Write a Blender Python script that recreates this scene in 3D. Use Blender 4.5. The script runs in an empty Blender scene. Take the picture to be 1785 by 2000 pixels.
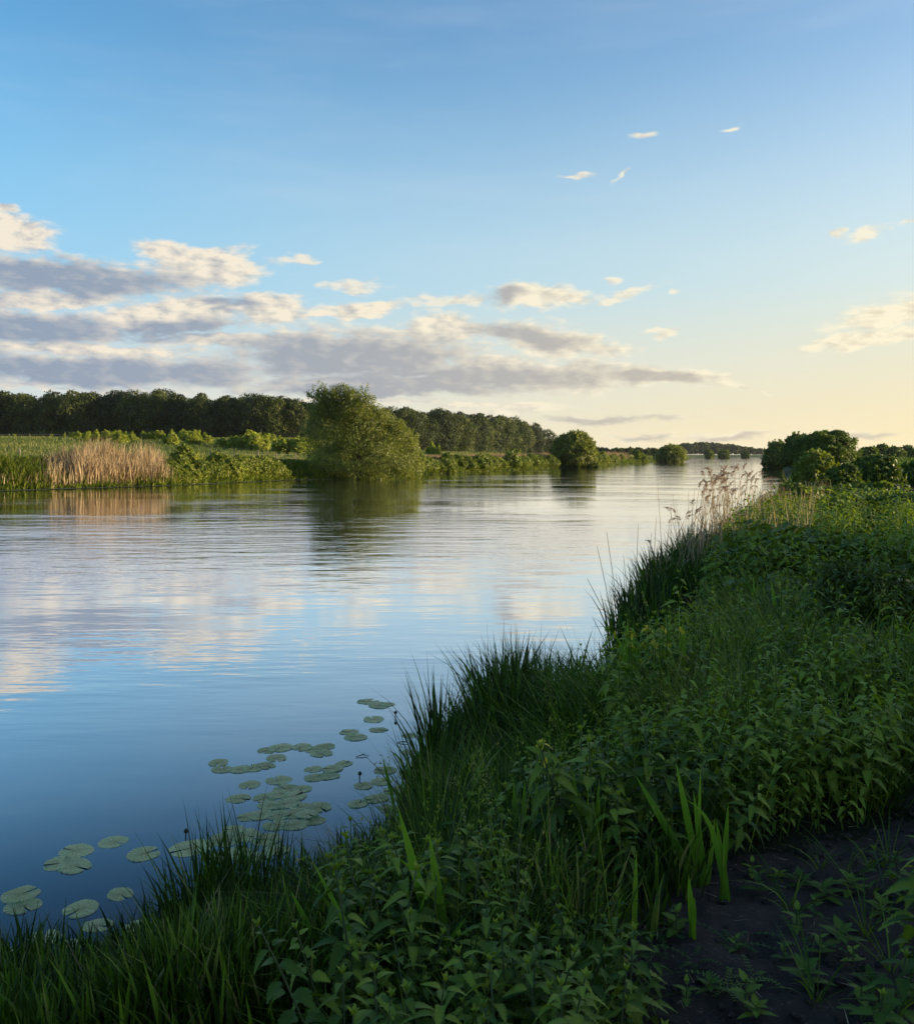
import bpy, math, random
import numpy as np
from mathutils import Vector
R = math.radians
rng = np.random.default_rng(7)
random.seed(7)
SC = bpy.context.scene
COL = SC.collection

# ------------------------------------------------------------------ camera
CAM_Z = 2.3
F_PX, CX, CY = 1788.0, 892.5, 1000.0
PITCH = math.atan((1000 - 888) / F_PX)
cd = bpy.data.cameras.new('camera')
cd.sensor_fit = 'VERTICAL'; cd.sensor_height = 36.0
cd.lens = F_PX / 2000 * 36.0
cd.clip_start = 0.05; cd.clip_end = 30000
cam = bpy.data.objects.new('camera', cd); COL.objects.link(cam)
cam.location = (0, 0, CAM_Z); cam.rotation_euler = (R(90) - PITCH, 0, 0)
SC.camera = cam

# ------------------------------------------------------------------ exposure, sun, sky
SC.view_settings.view_transform = 'Standard'; SC.view_settings.look = 'None'
SC.view_settings.gamma = 1.0; SC.view_settings.exposure = 1.0
SC.render.engine = 'CYCLES'
SC.cycles.use_denoising = True
SC.cycles.max_bounces = 8; SC.cycles.transparent_max_bounces = 8
SC.cycles.diffuse_bounces = 2; SC.cycles.glossy_bounces = 3; SC.cycles.transmission_bounces = 3
SC.cycles.caustics_reflective = False; SC.cycles.caustics_refractive = False

SUN_AZ, SUN_EL = 88.0, 7.0        # degrees to the right of the view (+Y), above the horizon
sl = bpy.data.lights.new('sun', 'SUN'); sl.energy = 5.0; sl.angle = R(0.6); sl.color = (1.0, 0.80, 0.50)
sun = bpy.data.objects.new('sun', sl); COL.objects.link(sun)
sd = Vector((math.sin(R(SUN_AZ)) * math.cos(R(SUN_EL)), math.cos(R(SUN_AZ)) * math.cos(R(SUN_EL)), math.sin(R(SUN_EL))))
sun.rotation_euler = sd.to_track_quat('Z', 'Y').to_euler()


def px_dir(x, y):
    a, b = (x - CX) / F_PX, (CY - y) / F_PX
    c, s = math.cos(PITCH), math.sin(PITCH)
    return np.array([a, c + b * s, -s + b * c])


def at(x, y, z=0.0):
    """world point on the level z seen at a photo position"""
    d = px_dir(x, y)
    t = (z - CAM_Z) / d[2]
    return np.array([d[0] * t, d[1] * t, z])


def at_d(x, y, dist):
    """world point at forward distance dist"""
    d = px_dir(x, y); t = dist / d[1]
    return np.array([d[0] * t, d[1] * t, CAM_Z + d[2] * t])


def project(P):
    c, s = math.cos(PITCH), math.sin(PITCH)
    X, Y, Z = P[..., 0], P[..., 1], P[..., 2] - CAM_Z
    fw = np.maximum(Y * c - Z * s, 1e-3); up = Y * s + Z * c
    return CX + X / fw * F_PX, CY - up / fw * F_PX


def ang(x, y):
    d = px_dir(x, y)
    return math.degrees(math.atan2(d[0], d[1])), math.degrees(math.asin(d[2] / np.linalg.norm(d)))


class NT:
    """small node-tree writer"""
    def __init__(s, nt): s.nt = nt; s.n = nt.nodes; s.l = nt.links
    def new(s, t, **kw):
        o = s.n.new(t)
        for k, v in kw.items(): setattr(o, k, v)
        return o
    def put(s, sock, v):
        if isinstance(v, bpy.types.NodeSocket): s.l.new(v, sock)
        elif v is not None: sock.default_value = v
    def math(s, op, a, b=None, c=None, clamp=False):
        o = s.new('ShaderNodeMath', operation=op, use_clamp=clamp)
        for i, v in enumerate((a, b, c)): s.put(o.inputs[i], v)
        return o.outputs[0]
    def vmath(s, op, a, b=None, c=None):
        o = s.new('ShaderNodeVectorMath', operation=op)
        for i, v in enumerate((a, b, c)):
            if v is not None: s.put(o.inputs[i], v)
        return o.outputs['Value'] if op in ('LENGTH', 'DOT_PRODUCT') else o.outputs[0]
    def rng(s, v, a, b, c=0.0, d=1.0, smooth=False):
        o = s.new('ShaderNodeMapRange', interpolation_type='SMOOTHSTEP' if smooth else 'LINEAR')
        for i, q in enumerate((v, a, b, c, d)): s.put(o.inputs[i], q)
        return o.outputs[0]
    def mix(s, f, a, b, blend='MIX'):
        o = s.new('ShaderNodeMix', data_type='RGBA', blend_type=blend)
        s.put(o.inputs[0], f); s.put(o.inputs[6], a); s.put(o.inputs[7], b)
        return o.outputs[2]
    def noise(s, vec, scale, detail=4, rough=0.55, dist=0.0):
        o = s.new('ShaderNodeTexNoise')
        s.put(o.inputs['Vector'], vec); o.inputs['Scale'].default_value = scale
        o.inputs['Detail'].default_value = detail; o.inputs['Roughness'].default_value = rough
        o.inputs['Distortion'].default_value = dist
        return o
    def ramp(s, f, stops):
        o = s.new('ShaderNodeValToRGB'); e = o.color_ramp.elements
        while len(e) < len(stops): e.new(0.5)
        for q, (p, c) in zip(e, stops): q.position = p; q.color = (*c, 1)
        s.put(o.inputs[0], f)
        return o.outputs[0]


def world():
    W = bpy.data.worlds.new('World'); SC.world = W; W.use_nodes = True
    t = NT(W.node_tree); t.n.clear()
    out = t.new('ShaderNodeOutputWorld'); bg = t.new('ShaderNodeBackground')
    STR = 0.15
    W.cycles.sampling_method = 'MANUAL'; W.cycles.sample_map_resolution = 512
    bg.inputs[1].default_value = STR
    sky = t.new('ShaderNodeTexSky', sky_type='NISHITA')
    sky.sun_disc = False; sky.sun_elevation = R(SUN_EL); sky.sun_rotation = R(SUN_AZ)
    sky.air_density = 1.0; sky.dust_density = 0.6; sky.ozone_density = 2.0; sky.altitude = 0
    tc = t.new('ShaderNodeTexCoord')
    sx = t.new('ShaderNodeSeparateXYZ'); t.put(sx.inputs[0], tc.outputs['Generated'])
    az = t.math('MULTIPLY', t.math('ARCTAN2', sx.outputs[0], sx.outputs[1]), 180 / math.pi)
    el = t.math('MULTIPLY', t.math('ARCSINE', sx.outputs[2]), 180 / math.pi)
    cx = t.new('ShaderNodeCombineXYZ'); t.put(cx.inputs[0], az); t.put(cx.inputs[1], el)
    P = cx.outputs[0]
    # clear sky: Nishita, slightly graded in colour
    # cloud field in azimuth / elevation degrees
    q = t.vmath('MULTIPLY', P, (0.42, 1.0, 1.0))
    n1 = t.noise(q, 0.55, 3, 0.6)
    wv = t.vmath('SUBTRACT', n1.outputs['Color'], (0.5, 0.5, 0.5))
    Pw = t.vmath('ADD', P, t.vmath('MULTIPLY', wv, (3.2, 1.9, 0)))
    n2 = t.noise(q, 1.5, 6, 0.58)
    n2b = t.noise(t.vmath('ADD', q, (0.26, 0.12, 0)), 1.5, 4, 0.58)

    def skew(P, tn, a):
        # y += -(x - a) * tn, written as one dot product with a constant added
        y = t.math('ADD', t.vmath('DOT_PRODUCT', P, (-tn, 1.0, 0)), a * tn)
        c = t.new('ShaderNodeCombineXYZ'); t.put(c.inputs[0], sep.outputs[0]); t.put(c.inputs[1], y)
        return c.outputs[0]
    sep = t.new('ShaderNodeSeparateXYZ'); t.put(sep.inputs[0], Pw)

    def field(blobs, P):
        cur = None
        for (x, y, rx, ry, rot) in blobs:
            a, e = ang(x, y)
            k = math.cos(R(a)) * 180 / math.pi / F_PX
            sx_, sy_ = 1 / (rx * k), 1 / (ry * k)
            Q = P
            if rot:                                     # a slanted cloud: shear the field before it is measured
                Q = skew(P, math.tan(R(rot)), a)
            v = t.vmath('LENGTH', t.vmath('MULTIPLY_ADD', Q, (sx_, sy_, 0), (-a * sx_, -e * sy_, 0)))
            cur = v if cur is None else t.math('MINIMUM', cur, v)
        return t.math('SUBTRACT', 1.0, cur)
    dense = [(120, 545, 270, 42, 0), (400, 528, 128, 38, 4), (330, 495, 60, 26, -8), (25, 458, 92, 36, -6), (-5, 404, 30, 12, 0),
             (70, 590, 210, 18, 4), (90, 640, 215, 34, 2), (330, 618, 190, 32, 6), (525, 605, 85, 28, -4), (450, 660, 160, 16, 0),
             (200, 722, 360, 40, 0), (150, 675, 260, 16, 0), (690, 690, 275, 58, 0), (865, 650, 90, 38, 0), (1065, 662, 145, 36, -8),
             (1000, 728, 340, 34, -2), (760, 752, 330, 26, 0), (1285, 738, 150, 20, -4), (700, 602, 110, 17, 4),
             (1050, 580, 105, 21, 0), (1700, 664, 150, 15, 8), (1750, 612, 125, 28, 10), (1900, 590, 160, 40, 0), (-200, 560, 200, 80, 0), (-260, 690, 260, 60, 0)]
    thin = [(690, 560, 75, 15, 0), (870, 586, 100, 15, 2), (1222, 572, 70, 13, 14), (1200, 542, 20, 9, 0), (1306, 573, 16, 7, 0),
            (595, 507, 38, 9, 4), (1630, 455, 24, 11, 0), (1703, 455, 50, 15, 10), (1790, 440, 30, 9, 0), (1430, 753, 100, 6, -3),
            (1180, 820, 185, 12, 0), (1010, 800, 140, 12, 6), (1250, 850, 90, 10, 0), (1440, 852, 100, 9, 0), (1700, 850, 50, 12, 0),
            (1290, 645, 60, 7, 0), (150, 758, 330, 9, -1), (700, 782, 260, 7, 0), (1263, 268, 26, 6, 5), (1128, 345, 34, 6, 0), (1222, 345, 20, 8, 30),
            (1432, 244, 22, 6, 8), (950, 790, 200, 8, 0)]
    grey = [(110, 545, 265, 38, 0), (60, 640, 190, 28, 2), (330, 642, 150, 20, 6), (450, 600, 60, 10, 0), (200, 725, 360, 34, 0), (670, 700, 265, 54, 0),
            (1030, 655, 125, 24, -8), (860, 735, 390, 30, 0), (760, 762, 320, 18, 0), (1270, 740, 110, 15, -4), (985, 580, 60, 11, 0),
            (1180, 822, 150, 9, 0), (1700, 852, 40, 9, 0), (1440, 855, 80, 7, 0), (1250, 850, 60, 7, 0), (-200, 570, 200, 70, 0), (-260, 690, 260, 60, 0)]
    fd, ft, fg = field(dense, Pw), field(thin, Pw), field(grey, Pw)
    nn = t.math('SUBTRACT', n2.outputs[0], 0.5)
    Dd = t.rng(t.math('MULTIPLY_ADD', nn, 1.45, fd), -0.20, 0.42, smooth=True)
    Dt = t.math('MULTIPLY', t.rng(t.math('MULTIPLY_ADD', nn, 2.2, ft), -0.10, 0.75, smooth=True), 0.85)
    D = t.math('MAXIMUM', Dd, Dt)
    D = t.math('MULTIPLY', D, 0.96)
    cm = t.new('ShaderNodeMapping'); t.put(cm.inputs[0], P); cm.inputs[2].default_value = (0, 0, R(-28)); cm.inputs[3].default_value = (0.035, 0.22, 1)
    ci = t.noise(cm.outputs[0], 1.0, 4, 0.6)
    cirrus = t.math('MULTIPLY', t.rng(ci.outputs[0], 0.45, 0.75, smooth=True), 0.10)
    G = t.rng(t.math('MULTIPLY_ADD', nn, 0.50, fg), -0.50, 0.62, smooth=True)
    emb = t.math('SUBTRACT', n2.outputs[0], n2b.outputs[0])
    sh = t.math('SUBTRACT', t.math('MULTIPLY_ADD', G, 0.88, 0.12), t.math('MULTIPLY', emb, t.math('MULTIPLY_ADD', G, -1.6, 2.5)), clamp=True)
    warm = t.rng(az, -28, 30, smooth=True)
    k = 0.5 / STR          # the exposure of +1 doubles what the sky sends

    def c8(r, g, b): return ((r / 255) ** 2.2 * k, (g / 255) ** 2.2 * k, (b / 255) ** 2.2 * k, 1)
    lit = t.mix(warm, c8(247, 234, 213), c8(255, 245, 214))
    gry = t.mix(warm, c8(146, 160, 180), c8(204, 193, 174))
    cc = t.mix(sh, lit, gry)
    # clear air: the Nishita sky, deeper blue away from the sun, paler and warmer low down on the sun's side
    g0 = t.rng(az, -26, 26)
    S = t.mix(1.0, sky.outputs[0], t.mix(g0, (0.60, 1.00, 1.19, 1), (1.10, 1.12, 1.16, 1)), 'MULTIPLY')
    hz = t.mix(t.rng(el, 0.5, 10.0), t.mix(g0, c8(232, 228, 214), c8(254, 234, 184)), t.mix(g0, c8(160, 208, 238), c8(220, 231, 224)))
    S = t.mix(t.rng(el, 25.0, 4.0, smooth=True), S, hz)
    S = t.mix(cirrus, S, c8(236, 238, 240))
    col = t.mix(D, S, cc)
    t.put(bg.inputs[0], col); t.put(out.inputs[0], bg.outputs[0])


world()


# ------------------------------------------------------------------ helpers: meshes, things, materials
def smooth(a, b, x):
    t = np.clip((x - a) / (b - a), 0, 1)
    return t * t * (3 - 2 * t)


def mesh(name, V, F, tint=None, smooth_sh=False):
    """V (n,3); F: list of (m,3) / (m,4) index arrays; tint: one number per vertex"""
    me = bpy.data.meshes.new(name)
    V = np.asarray(V, np.float32)
    F = [np.asarray(f, np.int32) for f in (F if isinstance(F, list) else [F]) if len(f)]
    li = np.concatenate([f.ravel() for f in F]); tot = np.concatenate([np.full(len(f), f.shape[1], np.int32) for f in F])
    st = np.concatenate([[0], np.cumsum(tot)[:-1]]).astype(np.int32)
    me.vertices.add(len(V)); me.vertices.foreach_set('co', V.ravel())
    me.loops.add(len(li)); me.loops.foreach_set('vertex_index', li)
    me.polygons.add(len(tot)); me.polygons.foreach_set('loop_start', st)
    if smooth_sh: me.polygons.foreach_set('use_smooth', np.ones(len(tot), bool))
    if tint is not None:
        at_ = me.attributes.new('tint', 'FLOAT', 'POINT'); at_.data.foreach_set('value', np.asarray(tint, np.float32))
    me.update(calc_edges=True)
    return me


def join(parts):
    """[(V, F, tint)] -> one (V, F, tint), F being a dict width -> array"""
    Vs, Ts, Fs, o = [], [], {}, 0
    for V, F, T in parts:
        Vs.append(V); Ts.append(T)
        for f in (F if isinstance(F, list) else [F]):
            f = np.asarray(f)
            if len(f): Fs.setdefault(f.shape[1], []).append(f + o)
        o += len(V)
    return np.concatenate(Vs), [np.concatenate(v) for v in Fs.values()], np.concatenate(Ts)


def obj(name, me, m, parent=None, loc=None):
    o = bpy.data.objects.new(name, me); COL.objects.link(o)
    if m is not None and not me.materials: me.materials.append(m)
    if parent is not None: o.parent = parent
    if loc is not None: o.location = loc
    return o


def tag(o, label=None, cat=None, group=None, kind=None):
    if label: o['label'] = label
    if cat: o['category'] = cat
    if group: o['group'] = group
    if kind: o['kind'] = kind
    return o


def thing(name, label, cat, loc=(0, 0, 0), rz=0.0, group=None, scale=None):
    o = bpy.data.objects.new(name, None); COL.objects.link(o)
    o.empty_display_size = 0.1
    o.location = loc; o.rotation_euler = (0, 0, rz)
    if scale is not None: o.scale = scale if hasattr(scale, '__len__') else (scale,) * 3
    return tag(o, label, cat, group)


def dup(root, loc, rz=0.0, label=None, scale=None, tilt=(0, 0)):
    r = root.copy(); COL.objects.link(r); r.location = loc; r.rotation_euler = (tilt[0], tilt[1], rz)
    if label: r['label'] = label
    if scale is not None: r.scale = scale if hasattr(scale, '__len__') else (scale,) * 3
    for ch in list(KIDS.get(root.name, ())):
        c = ch.copy(); COL.objects.link(c); c.parent = r
    return r


KIDS = {}


def part(name, me, m, root):
    o = obj(name, me, m, root); KIDS.setdefault(root.name, []).append(o)
    return o


def mat(name):
    m = bpy.data.materials.new(name); m.use_nodes = True
    t = NT(m.node_tree); t.n.clear()
    out = t.new('ShaderNodeOutputMaterial')
    return m, t, out


def pbr(t, col, rough=0.6, spec=0.3, normal=None):
    p = t.new('ShaderNodeBsdfPrincipled')
    t.put(p.inputs['Base Color'], col); t.put(p.inputs['Roughness'], rough); t.put(p.inputs['Specular IOR Level'], spec)
    if normal is not None: t.put(p.inputs['Normal'], normal)
    return p


def tint_of(t):
    a = t.new('ShaderNodeAttribute'); a.attribute_name = 'tint'
    return a.outputs['Fac']


def leaf_mat(name, stops, trans=0.35, rough=0.5, spec=0.35, obvar=0.0, tcol=(1.25, 1.35, 0.45)):
    m, t, out = mat(name)
    f = tint_of(t)
    if obvar:
        oi = t.new('ShaderNodeObjectInfo')
        f = t.math('ADD', f, t.math('MULTIPLY', t.math('SUBTRACT', oi.outputs['Random'], 0.5), obvar), clamp=True)
    c = t.ramp(f, stops)
    p = pbr(t, c, rough, spec)
    tr = t.new('ShaderNodeBsdfTranslucent')
    t.put(tr.inputs[0], t.mix(1.0, c, (*tcol, 1), 'MULTIPLY'))
    ms = t.new('ShaderNodeMixShader'); ms.inputs[0].default_value = trans
    t.l.new(p.outputs[0], ms.inputs[1]); t.l.new(tr.outputs[0], ms.inputs[2]); t.l.new(ms.outputs[0], out.inputs[0])
    return m


def plain_mat(name, col, rough=0.7, spec=0.2, var=0.25, scale=8.0):
    m, t, out = mat(name)
    tc = t.new('ShaderNodeTexCoord')
    n = t.noise(tc.outputs['Object'], scale, 5, 0.6)
    c = t.mix(n.outputs[0], tuple(v * (1 - var) for v in col) + (1,), tuple(min(1, v * (1 + var)) for v in col) + (1,))
    p = pbr(t, c, rough, spec); t.l.new(p.outputs[0], out.inputs[0])
    return m


# ------------------------------------------------------------------ the lie of the land
def P2(lst): return np.array([at(x, y)[:2] for x, y in lst])


RIGHT = np.concatenate([[(-260, -120), (-60, -28), (-14, -4.0), (-4.2, 2.3)],
                        P2([(0, 1970), (300, 1895), (630, 1785), (830, 1655), (885, 1570), (900, 1505), (985, 1440), (1195, 1370), (1245, 1230), (1330, 1130), (1450, 1050), (1533, 968), (1537, 945), (1527, 911), (1482, 895)]),
                        [(300, 770), (650, 830)]])
LEFT = np.concatenate([[(-420, 20), (-120, 36), (-62, 50)],
                       P2([(-200, 966), (0, 958), (330, 948), (550, 938), (640, 936), (830, 926), (1000, 918), (1100, 913), (1180, 909), (1250, 905), (1345, 898)]),
                       [(205, 800), (250, 860), (640, 960)]])
RIVER = np.concatenate([RIGHT, LEFT[::-1]])


def seg_dist(P, L):
    best = np.full(len(P), 1e9)
    for a, b in zip(L[:-1], L[1:]):
        ab = b - a; t = np.clip(((P - a) @ ab) / (ab @ ab), 0, 1)
        d = np.hypot(*(P - (a + t[:, None] * ab)).T)
        best = np.minimum(best, d)
    return best


def inside(P, poly):
    x, y = P[:, 0], P[:, 1]; r = np.zeros(len(P), bool)
    for (x1, y1), (x2, y2) in zip(poly, np.roll(poly, -1, 0)):
        if y1 == y2: continue
        r ^= ((y1 > y) != (y2 > y)) & (x < (x2 - x1) * (y - y1) / (y2 - y1) + x1)
    return r


def vnoise(P, s, seed=0):
    """cheap smooth value noise in the plane, -1..1"""
    q = P / s; i = np.floor(q).astype(np.int64); f = q - i; f = f * f * (3 - 2 * f)
    def h(a, b):
        n = (a * 374761393 + b * 668265263 + seed * 1442695041) & 0x7fffffff
        n = ((n ^ (n >> 13)) * 1274126177) & 0x7fffffff
        return ((n ^ (n >> 16)) & 0xffff) / 32767.5 - 1
    x0, y0 = i[:, 0], i[:, 1]
    a = h(x0, y0) * (1 - f[:, 0]) + h(x0 + 1, y0) * f[:, 0]
    b = h(x0, y0 + 1) * (1 - f[:, 0]) + h(x0 + 1, y0 + 1) * f[:, 0]
    return a * (1 - f[:, 1]) + b * f[:, 1]


def land(P):
    """height of the ground, side (0 river, 1 near bank, 2 far bank), distance to the shore"""
    P = np.atleast_2d(np.asarray(P, float))
    dr, dl = seg_dist(P, RIGHT), seg_dist(P, LEFT)
    riv = inside(P, RIVER)
    right = dr < dl
    d = np.hypot(P[:, 0], P[:, 1])
    az = np.arctan2(P[:, 0], np.maximum(P[:, 1], 1e-6))
    xp = CX + np.tan(np.clip(az, -1.3, 1.3)) * F_PX
    hr = 0.62 * smooth(0, 1.7, dr) + 0.35 * smooth(3, 30, dr) + 0.04 * vnoise(P, 1.3, 3) * smooth(0.2, 1.5, dr)
    e = np.where(P[:, 1] > 1, (24 * (1 - smooth(560, 900, xp)) + 2.5) / F_PX, 2.5 / F_PX)
    top = CAM_Z + e * np.clip(d, 0, 420)
    hl = 1.35 * smooth(0, 5, dl) + (top - 1.35) * smooth(10, 85, dl) + 0.10 * vnoise(P, 6, 5) * smooth(0, 4, dl)
    far = smooth(500, 900, d)
    hl = hl * (1 - far * 0.4)
    dm = np.minimum(dr, dl)
    h = np.where(riv, -0.7 * smooth(0, 4, dm) - 0.02, np.where(right, hr, hl))
    return h, np.where(riv, 0, np.where(right, 1, 2)), dm


def ground_z(x, y): return float(land([(x, y)])[0][0])


def gnd(P):
    P = np.asarray(P, float)
    return np.column_stack([P[:, :2], land(P[:, :2])[0]])


def make_ground():
    a1 = np.concatenate([np.arange(-180, -42, 3.0), np.arange(-42, 42, 0.22), np.arange(42, 180, 3.0)])
    r1 = np.concatenate([np.linspace(0.05, 2, 12), np.geomspace(2.1, 9000, 420)])
    A, Rr = np.meshgrid(np.radians(a1), r1)
    P = np.column_stack([(np.sin(A) * Rr).ravel(), (np.cos(A) * Rr).ravel()])
    h, side, dm = land(P)
    na, nr = len(a1), len(r1)
    i = np.arange(nr - 1)[:, None] * na; j = np.arange(na)[None, :]; jn = (j + 1) % na
    F = np.stack([i + j, i + jn, i + na + jn, i + na + j], -1).reshape(-1, 4)[:, ::-1]
    V = np.column_stack([P, h])
    V = np.concatenate([V, [[0, 0, land([(0, 0)])[0][0]]]])
    jj = np.arange(na)
    tri = np.column_stack([np.full(na, len(V) - 1), (jj + 1) % na, jj])
    tint = np.concatenate([np.where(side == 2, 1.0, np.where(side == 1, 0.35 * smooth(25, 160, np.hypot(*P.T)), 0.0)), [0]])
    m, t, out = mat('ground')
    ge = t.new('ShaderNodeNewGeometry')
    n1 = t.noise(ge.outputs['Position'], 0.05, 5, 0.6); n2 = t.noise(ge.outputs['Position'], 1.6, 6, 0.65)
    mead = t.mix(t.rng(n1.outputs[0], 0.35, 0.65), (0.075, 0.115, 0.028, 1), (0.17, 0.165, 0.06, 1))
    mead = t.mix(t.rng(n2.outputs[0], 0.35, 0.7), mead, (0.06, 0.10, 0.02, 1))
    soil = t.mix(n2.outputs[0], (0.010, 0.011, 0.007, 1), (0.03, 0.032, 0.014, 1))
    b = t.new('ShaderNodeBump'); b.inputs['Strength'].default_value = 0.6; b.inputs['Distance'].default_value = 0.3
    t.put(b.inputs['Height'], n2.outputs[0])
    p = pbr(t, t.mix(tint_of(t), soil, mead), 0.95, 0.1, b.outputs[0]); t.l.new(p.outputs[0], out.inputs[0])
    o = obj('ground', mesh('ground', V, [F, tri], tint, True), m)
    tag(o, kind='structure')


def make_water():
    m, t, out = mat('river_water')
    ge = t.new('ShaderNodeNewGeometry'); pos = ge.outputs['Position']
    dist = t.vmath('LENGTH', pos)
    # wind ripples, crests lying roughly across the view, in drifting patches; a slow swell under them
    def lay(sx, sy, rot, scale, det):
        mp = t.new('ShaderNodeMapping'); t.put(mp.inputs[0], pos); mp.inputs[2].default_value = (0, 0, R(rot)); mp.inputs[3].default_value = (sx, sy, 1)
        return t.noise(mp.outputs[0], scale, det, 0.5).outputs[0]
    r0 = lay(0.30, 1.0, -8, 9.0, 2)
    r1 = lay(0.28, 1.0, 8, 4.2, 2)
    r2 = lay(0.34, 1.0, -16, 1.5, 2)
    r3 = lay(0.40, 1.0, 14, 0.45, 2)
    patch = t.rng(lay(0.45, 1.0, 20, 0.13, 3), 0.40, 0.62, 0.16, 1.0, smooth=True)
    near = t.rng(dist, 5.0, 14.0, 0.03, 1.0, smooth=True)
    hgt = t.math('MULTIPLY_ADD', r0, 0.0040, t.math('MULTIPLY', r1, 0.007))
    hgt = t.math('MULTIPLY_ADD', r2, 0.024, hgt)
    hgt = t.math('MULTIPLY', hgt, t.math('MULTIPLY', patch, near))
    hgt = t.math('MULTIPLY_ADD', r3, 0.003, hgt)
    b = t.new('ShaderNodeBump'); b.inputs['Strength'].default_value = 1.0; b.inputs['Distance'].default_value = 1.0
    t.put(b.inputs['Height'], hgt)
    body = t.new('ShaderNodeBsdfDiffuse'); body.inputs[0].default_value = (0.010, 0.022, 0.040, 1)
    gl = t.new('ShaderNodeBsdfGlossy'); gl.inputs[0].default_value = (0.96, 0.97, 1.0, 1); gl.inputs['Roughness'].default_value = 0.035
    t.put(gl.inputs['Normal'], b.outputs[0])
    fr = t.new('ShaderNodeLayerWeight'); t.put(fr.inputs['Normal'], b.outputs[0])
    ms = t.new('ShaderNodeMixShader'); t.put(ms.inputs[0], t.rng(fr.outputs['Facing'], 0.49, 0.92, 0.02, 0.98, smooth=True))
    t.l.new(body.outputs[0], ms.inputs[1]); t.l.new(gl.outputs[0], ms.inputs[2]); t.l.new(ms.outputs[0], out.inputs[0])
    V = [(-450, -200, 0), (900, -200, 0), (900, 1000, 0), (-450, 1000, 0)]
    tag(obj('river_water', mesh('river_water', V, np.array([[0, 1, 2, 3]])), m), kind='structure')


make_ground()
make_water()
# ------------------------------------------------------------------ plant geometry
def blades(P, H, W, az, lean, curl, tint, seg=4, twist=None):
    """curved, tapering grass blades: one strip each"""
    n = len(P); P = np.asarray(P, float)
    H, W, az, lean, curl, tint = (np.broadcast_to(np.asarray(q, float), (n,)) for q in (H, W, az, lean, curl, tint))
    D = np.column_stack([np.cos(az), np.sin(az), np.zeros(n)])
    sa = az + np.pi / 2 + (twist if twist is not None else rng.uniform(-1.2, 1.2, n))
    S = np.column_stack([np.cos(sa), np.sin(sa), np.zeros(n)])
    V = np.zeros((n, seg * 2 + 1, 3)); T = np.zeros((n, seg * 2 + 1))
    for k in range(seg + 1):
        t = k / seg
        hor = H * (lean * t + curl * t * t); z = H * (t - 0.45 * np.maximum(curl, 0) * t ** 3)
        c = P + D * hor[:, None] + np.array([0, 0, 1.0]) * z[:, None]
        if k < seg:
            w = W * 0.5 * (0.75 + 0.5 * t if t < 0.5 else 2.0 * (1 - t)) if seg > 2 else W * 0.5 * (1 - 0.5 * t)
            V[:, 2 * k] = c - S * w[:, None]; V[:, 2 * k + 1] = c + S * w[:, None]
            T[:, 2 * k] = T[:, 2 * k + 1] = tint
        else:
            V[:, 2 * k] = c; T[:, 2 * k] = tint
    b = np.arange(n)[:, None] * (2 * seg + 1)
    q = np.concatenate([b + np.array([[2 * k, 2 * k + 1, 2 * k + 3, 2 * k + 2]]) for k in range(seg - 1)])
    tr = b + np.array([[2 * seg - 2, 2 * seg - 1, 2 * seg]])
    return V.reshape(-1, 3), [q, tr], T.ravel()


def tufts(C, k, H, W, spread, tint, lean=(0.05, 0.4), curl=(0.0, 0.5), seg=4, hv=0.3):
    """k blades round every centre, leaning outwards"""
    n = len(C); i = np.repeat(np.arange(n), k); N = n * k
    H = np.broadcast_to(np.asarray(H, float), (n,))[i] * rng.uniform(1 - hv * 1.4, 1 + hv, N)
    tint = np.broadcast_to(np.asarray(tint, float), (n,))[i]
    az = rng.uniform(0, 2 * np.pi, N); r = np.abs(rng.normal(0, spread, N))
    P = np.asarray(C)[i] + np.column_stack([np.cos(az) * r, np.sin(az) * r, np.zeros(N)])
    return blades(P, H, np.broadcast_to(np.asarray(W, float), (n,))[i] * rng.uniform(0.6, 1.3, N), az + rng.normal(0, 0.5, N),
                  rng.uniform(*lean, N), rng.uniform(*curl, N), np.clip(tint + rng.normal(0, 0.25, N), 0, 1), seg)


def tube(pts, rad, sides=6, tint=0.5):
    pts = np.asarray(pts, float); n = len(pts)
    rad = np.broadcast_to(np.asarray(rad, float), (n,))
    tg = np.gradient(pts, axis=0); tg /= np.linalg.norm(tg, axis=1)[:, None] + 1e-9
    ref = np.array([0.13, 0.97, 0.21]); u = np.cross(tg, ref); u /= np.linalg.norm(u, axis=1)[:, None] + 1e-9
    v = np.cross(tg, u)
    a = np.arange(sides) * 2 * np.pi / sides
    V = (pts[:, None] + rad[:, None, None] * (np.cos(a)[None, :, None] * u[:, None] + np.sin(a)[None, :, None] * v[:, None])).reshape(-1, 3)
    i = np.arange(n - 1)[:, None] * sides; j = np.arange(sides)[None]; jn = (j + 1) % sides
    F = np.stack([i + j, i + jn, i + sides + jn, i + sides + j], -1).reshape(-1, 4)
    return V, [F], np.full(len(V), tint)


def leaf_quads(C, N_, size, aspect, tint, bend=0.25, droop=None):
    """one diamond leaf at each centre, facing N_ roughly, with a random turn"""
    n = len(C)
    N_ = N_ / (np.linalg.norm(N_, axis=1)[:, None] + 1e-9)
    r = rng.normal(size=(n, 3))
    if droop is not None: r = r * 0.6 + droop
    u = r - (r * N_).sum(1)[:, None] * N_; u /= np.linalg.norm(u, axis=1)[:, None] + 1e-9
    v = np.cross(N_, u)
    s = np.broadcast_to(np.asarray(size, float), (n,))[:, None] * rng.uniform(0.6, 1.35, (n, 1))
    a, b = u * s * 0.5 * aspect, v * s * 0.5
    V = np.stack([C - a, C + b - N_ * s * bend * 0.3, C + a - N_ * s * bend, C - b - N_ * s * bend * 0.3], 1).reshape(-1, 3)
    F = np.arange(n * 4).reshape(-1, 4)
    return V, [F], np.repeat(np.clip(tint, 0, 1), 4)


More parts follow.
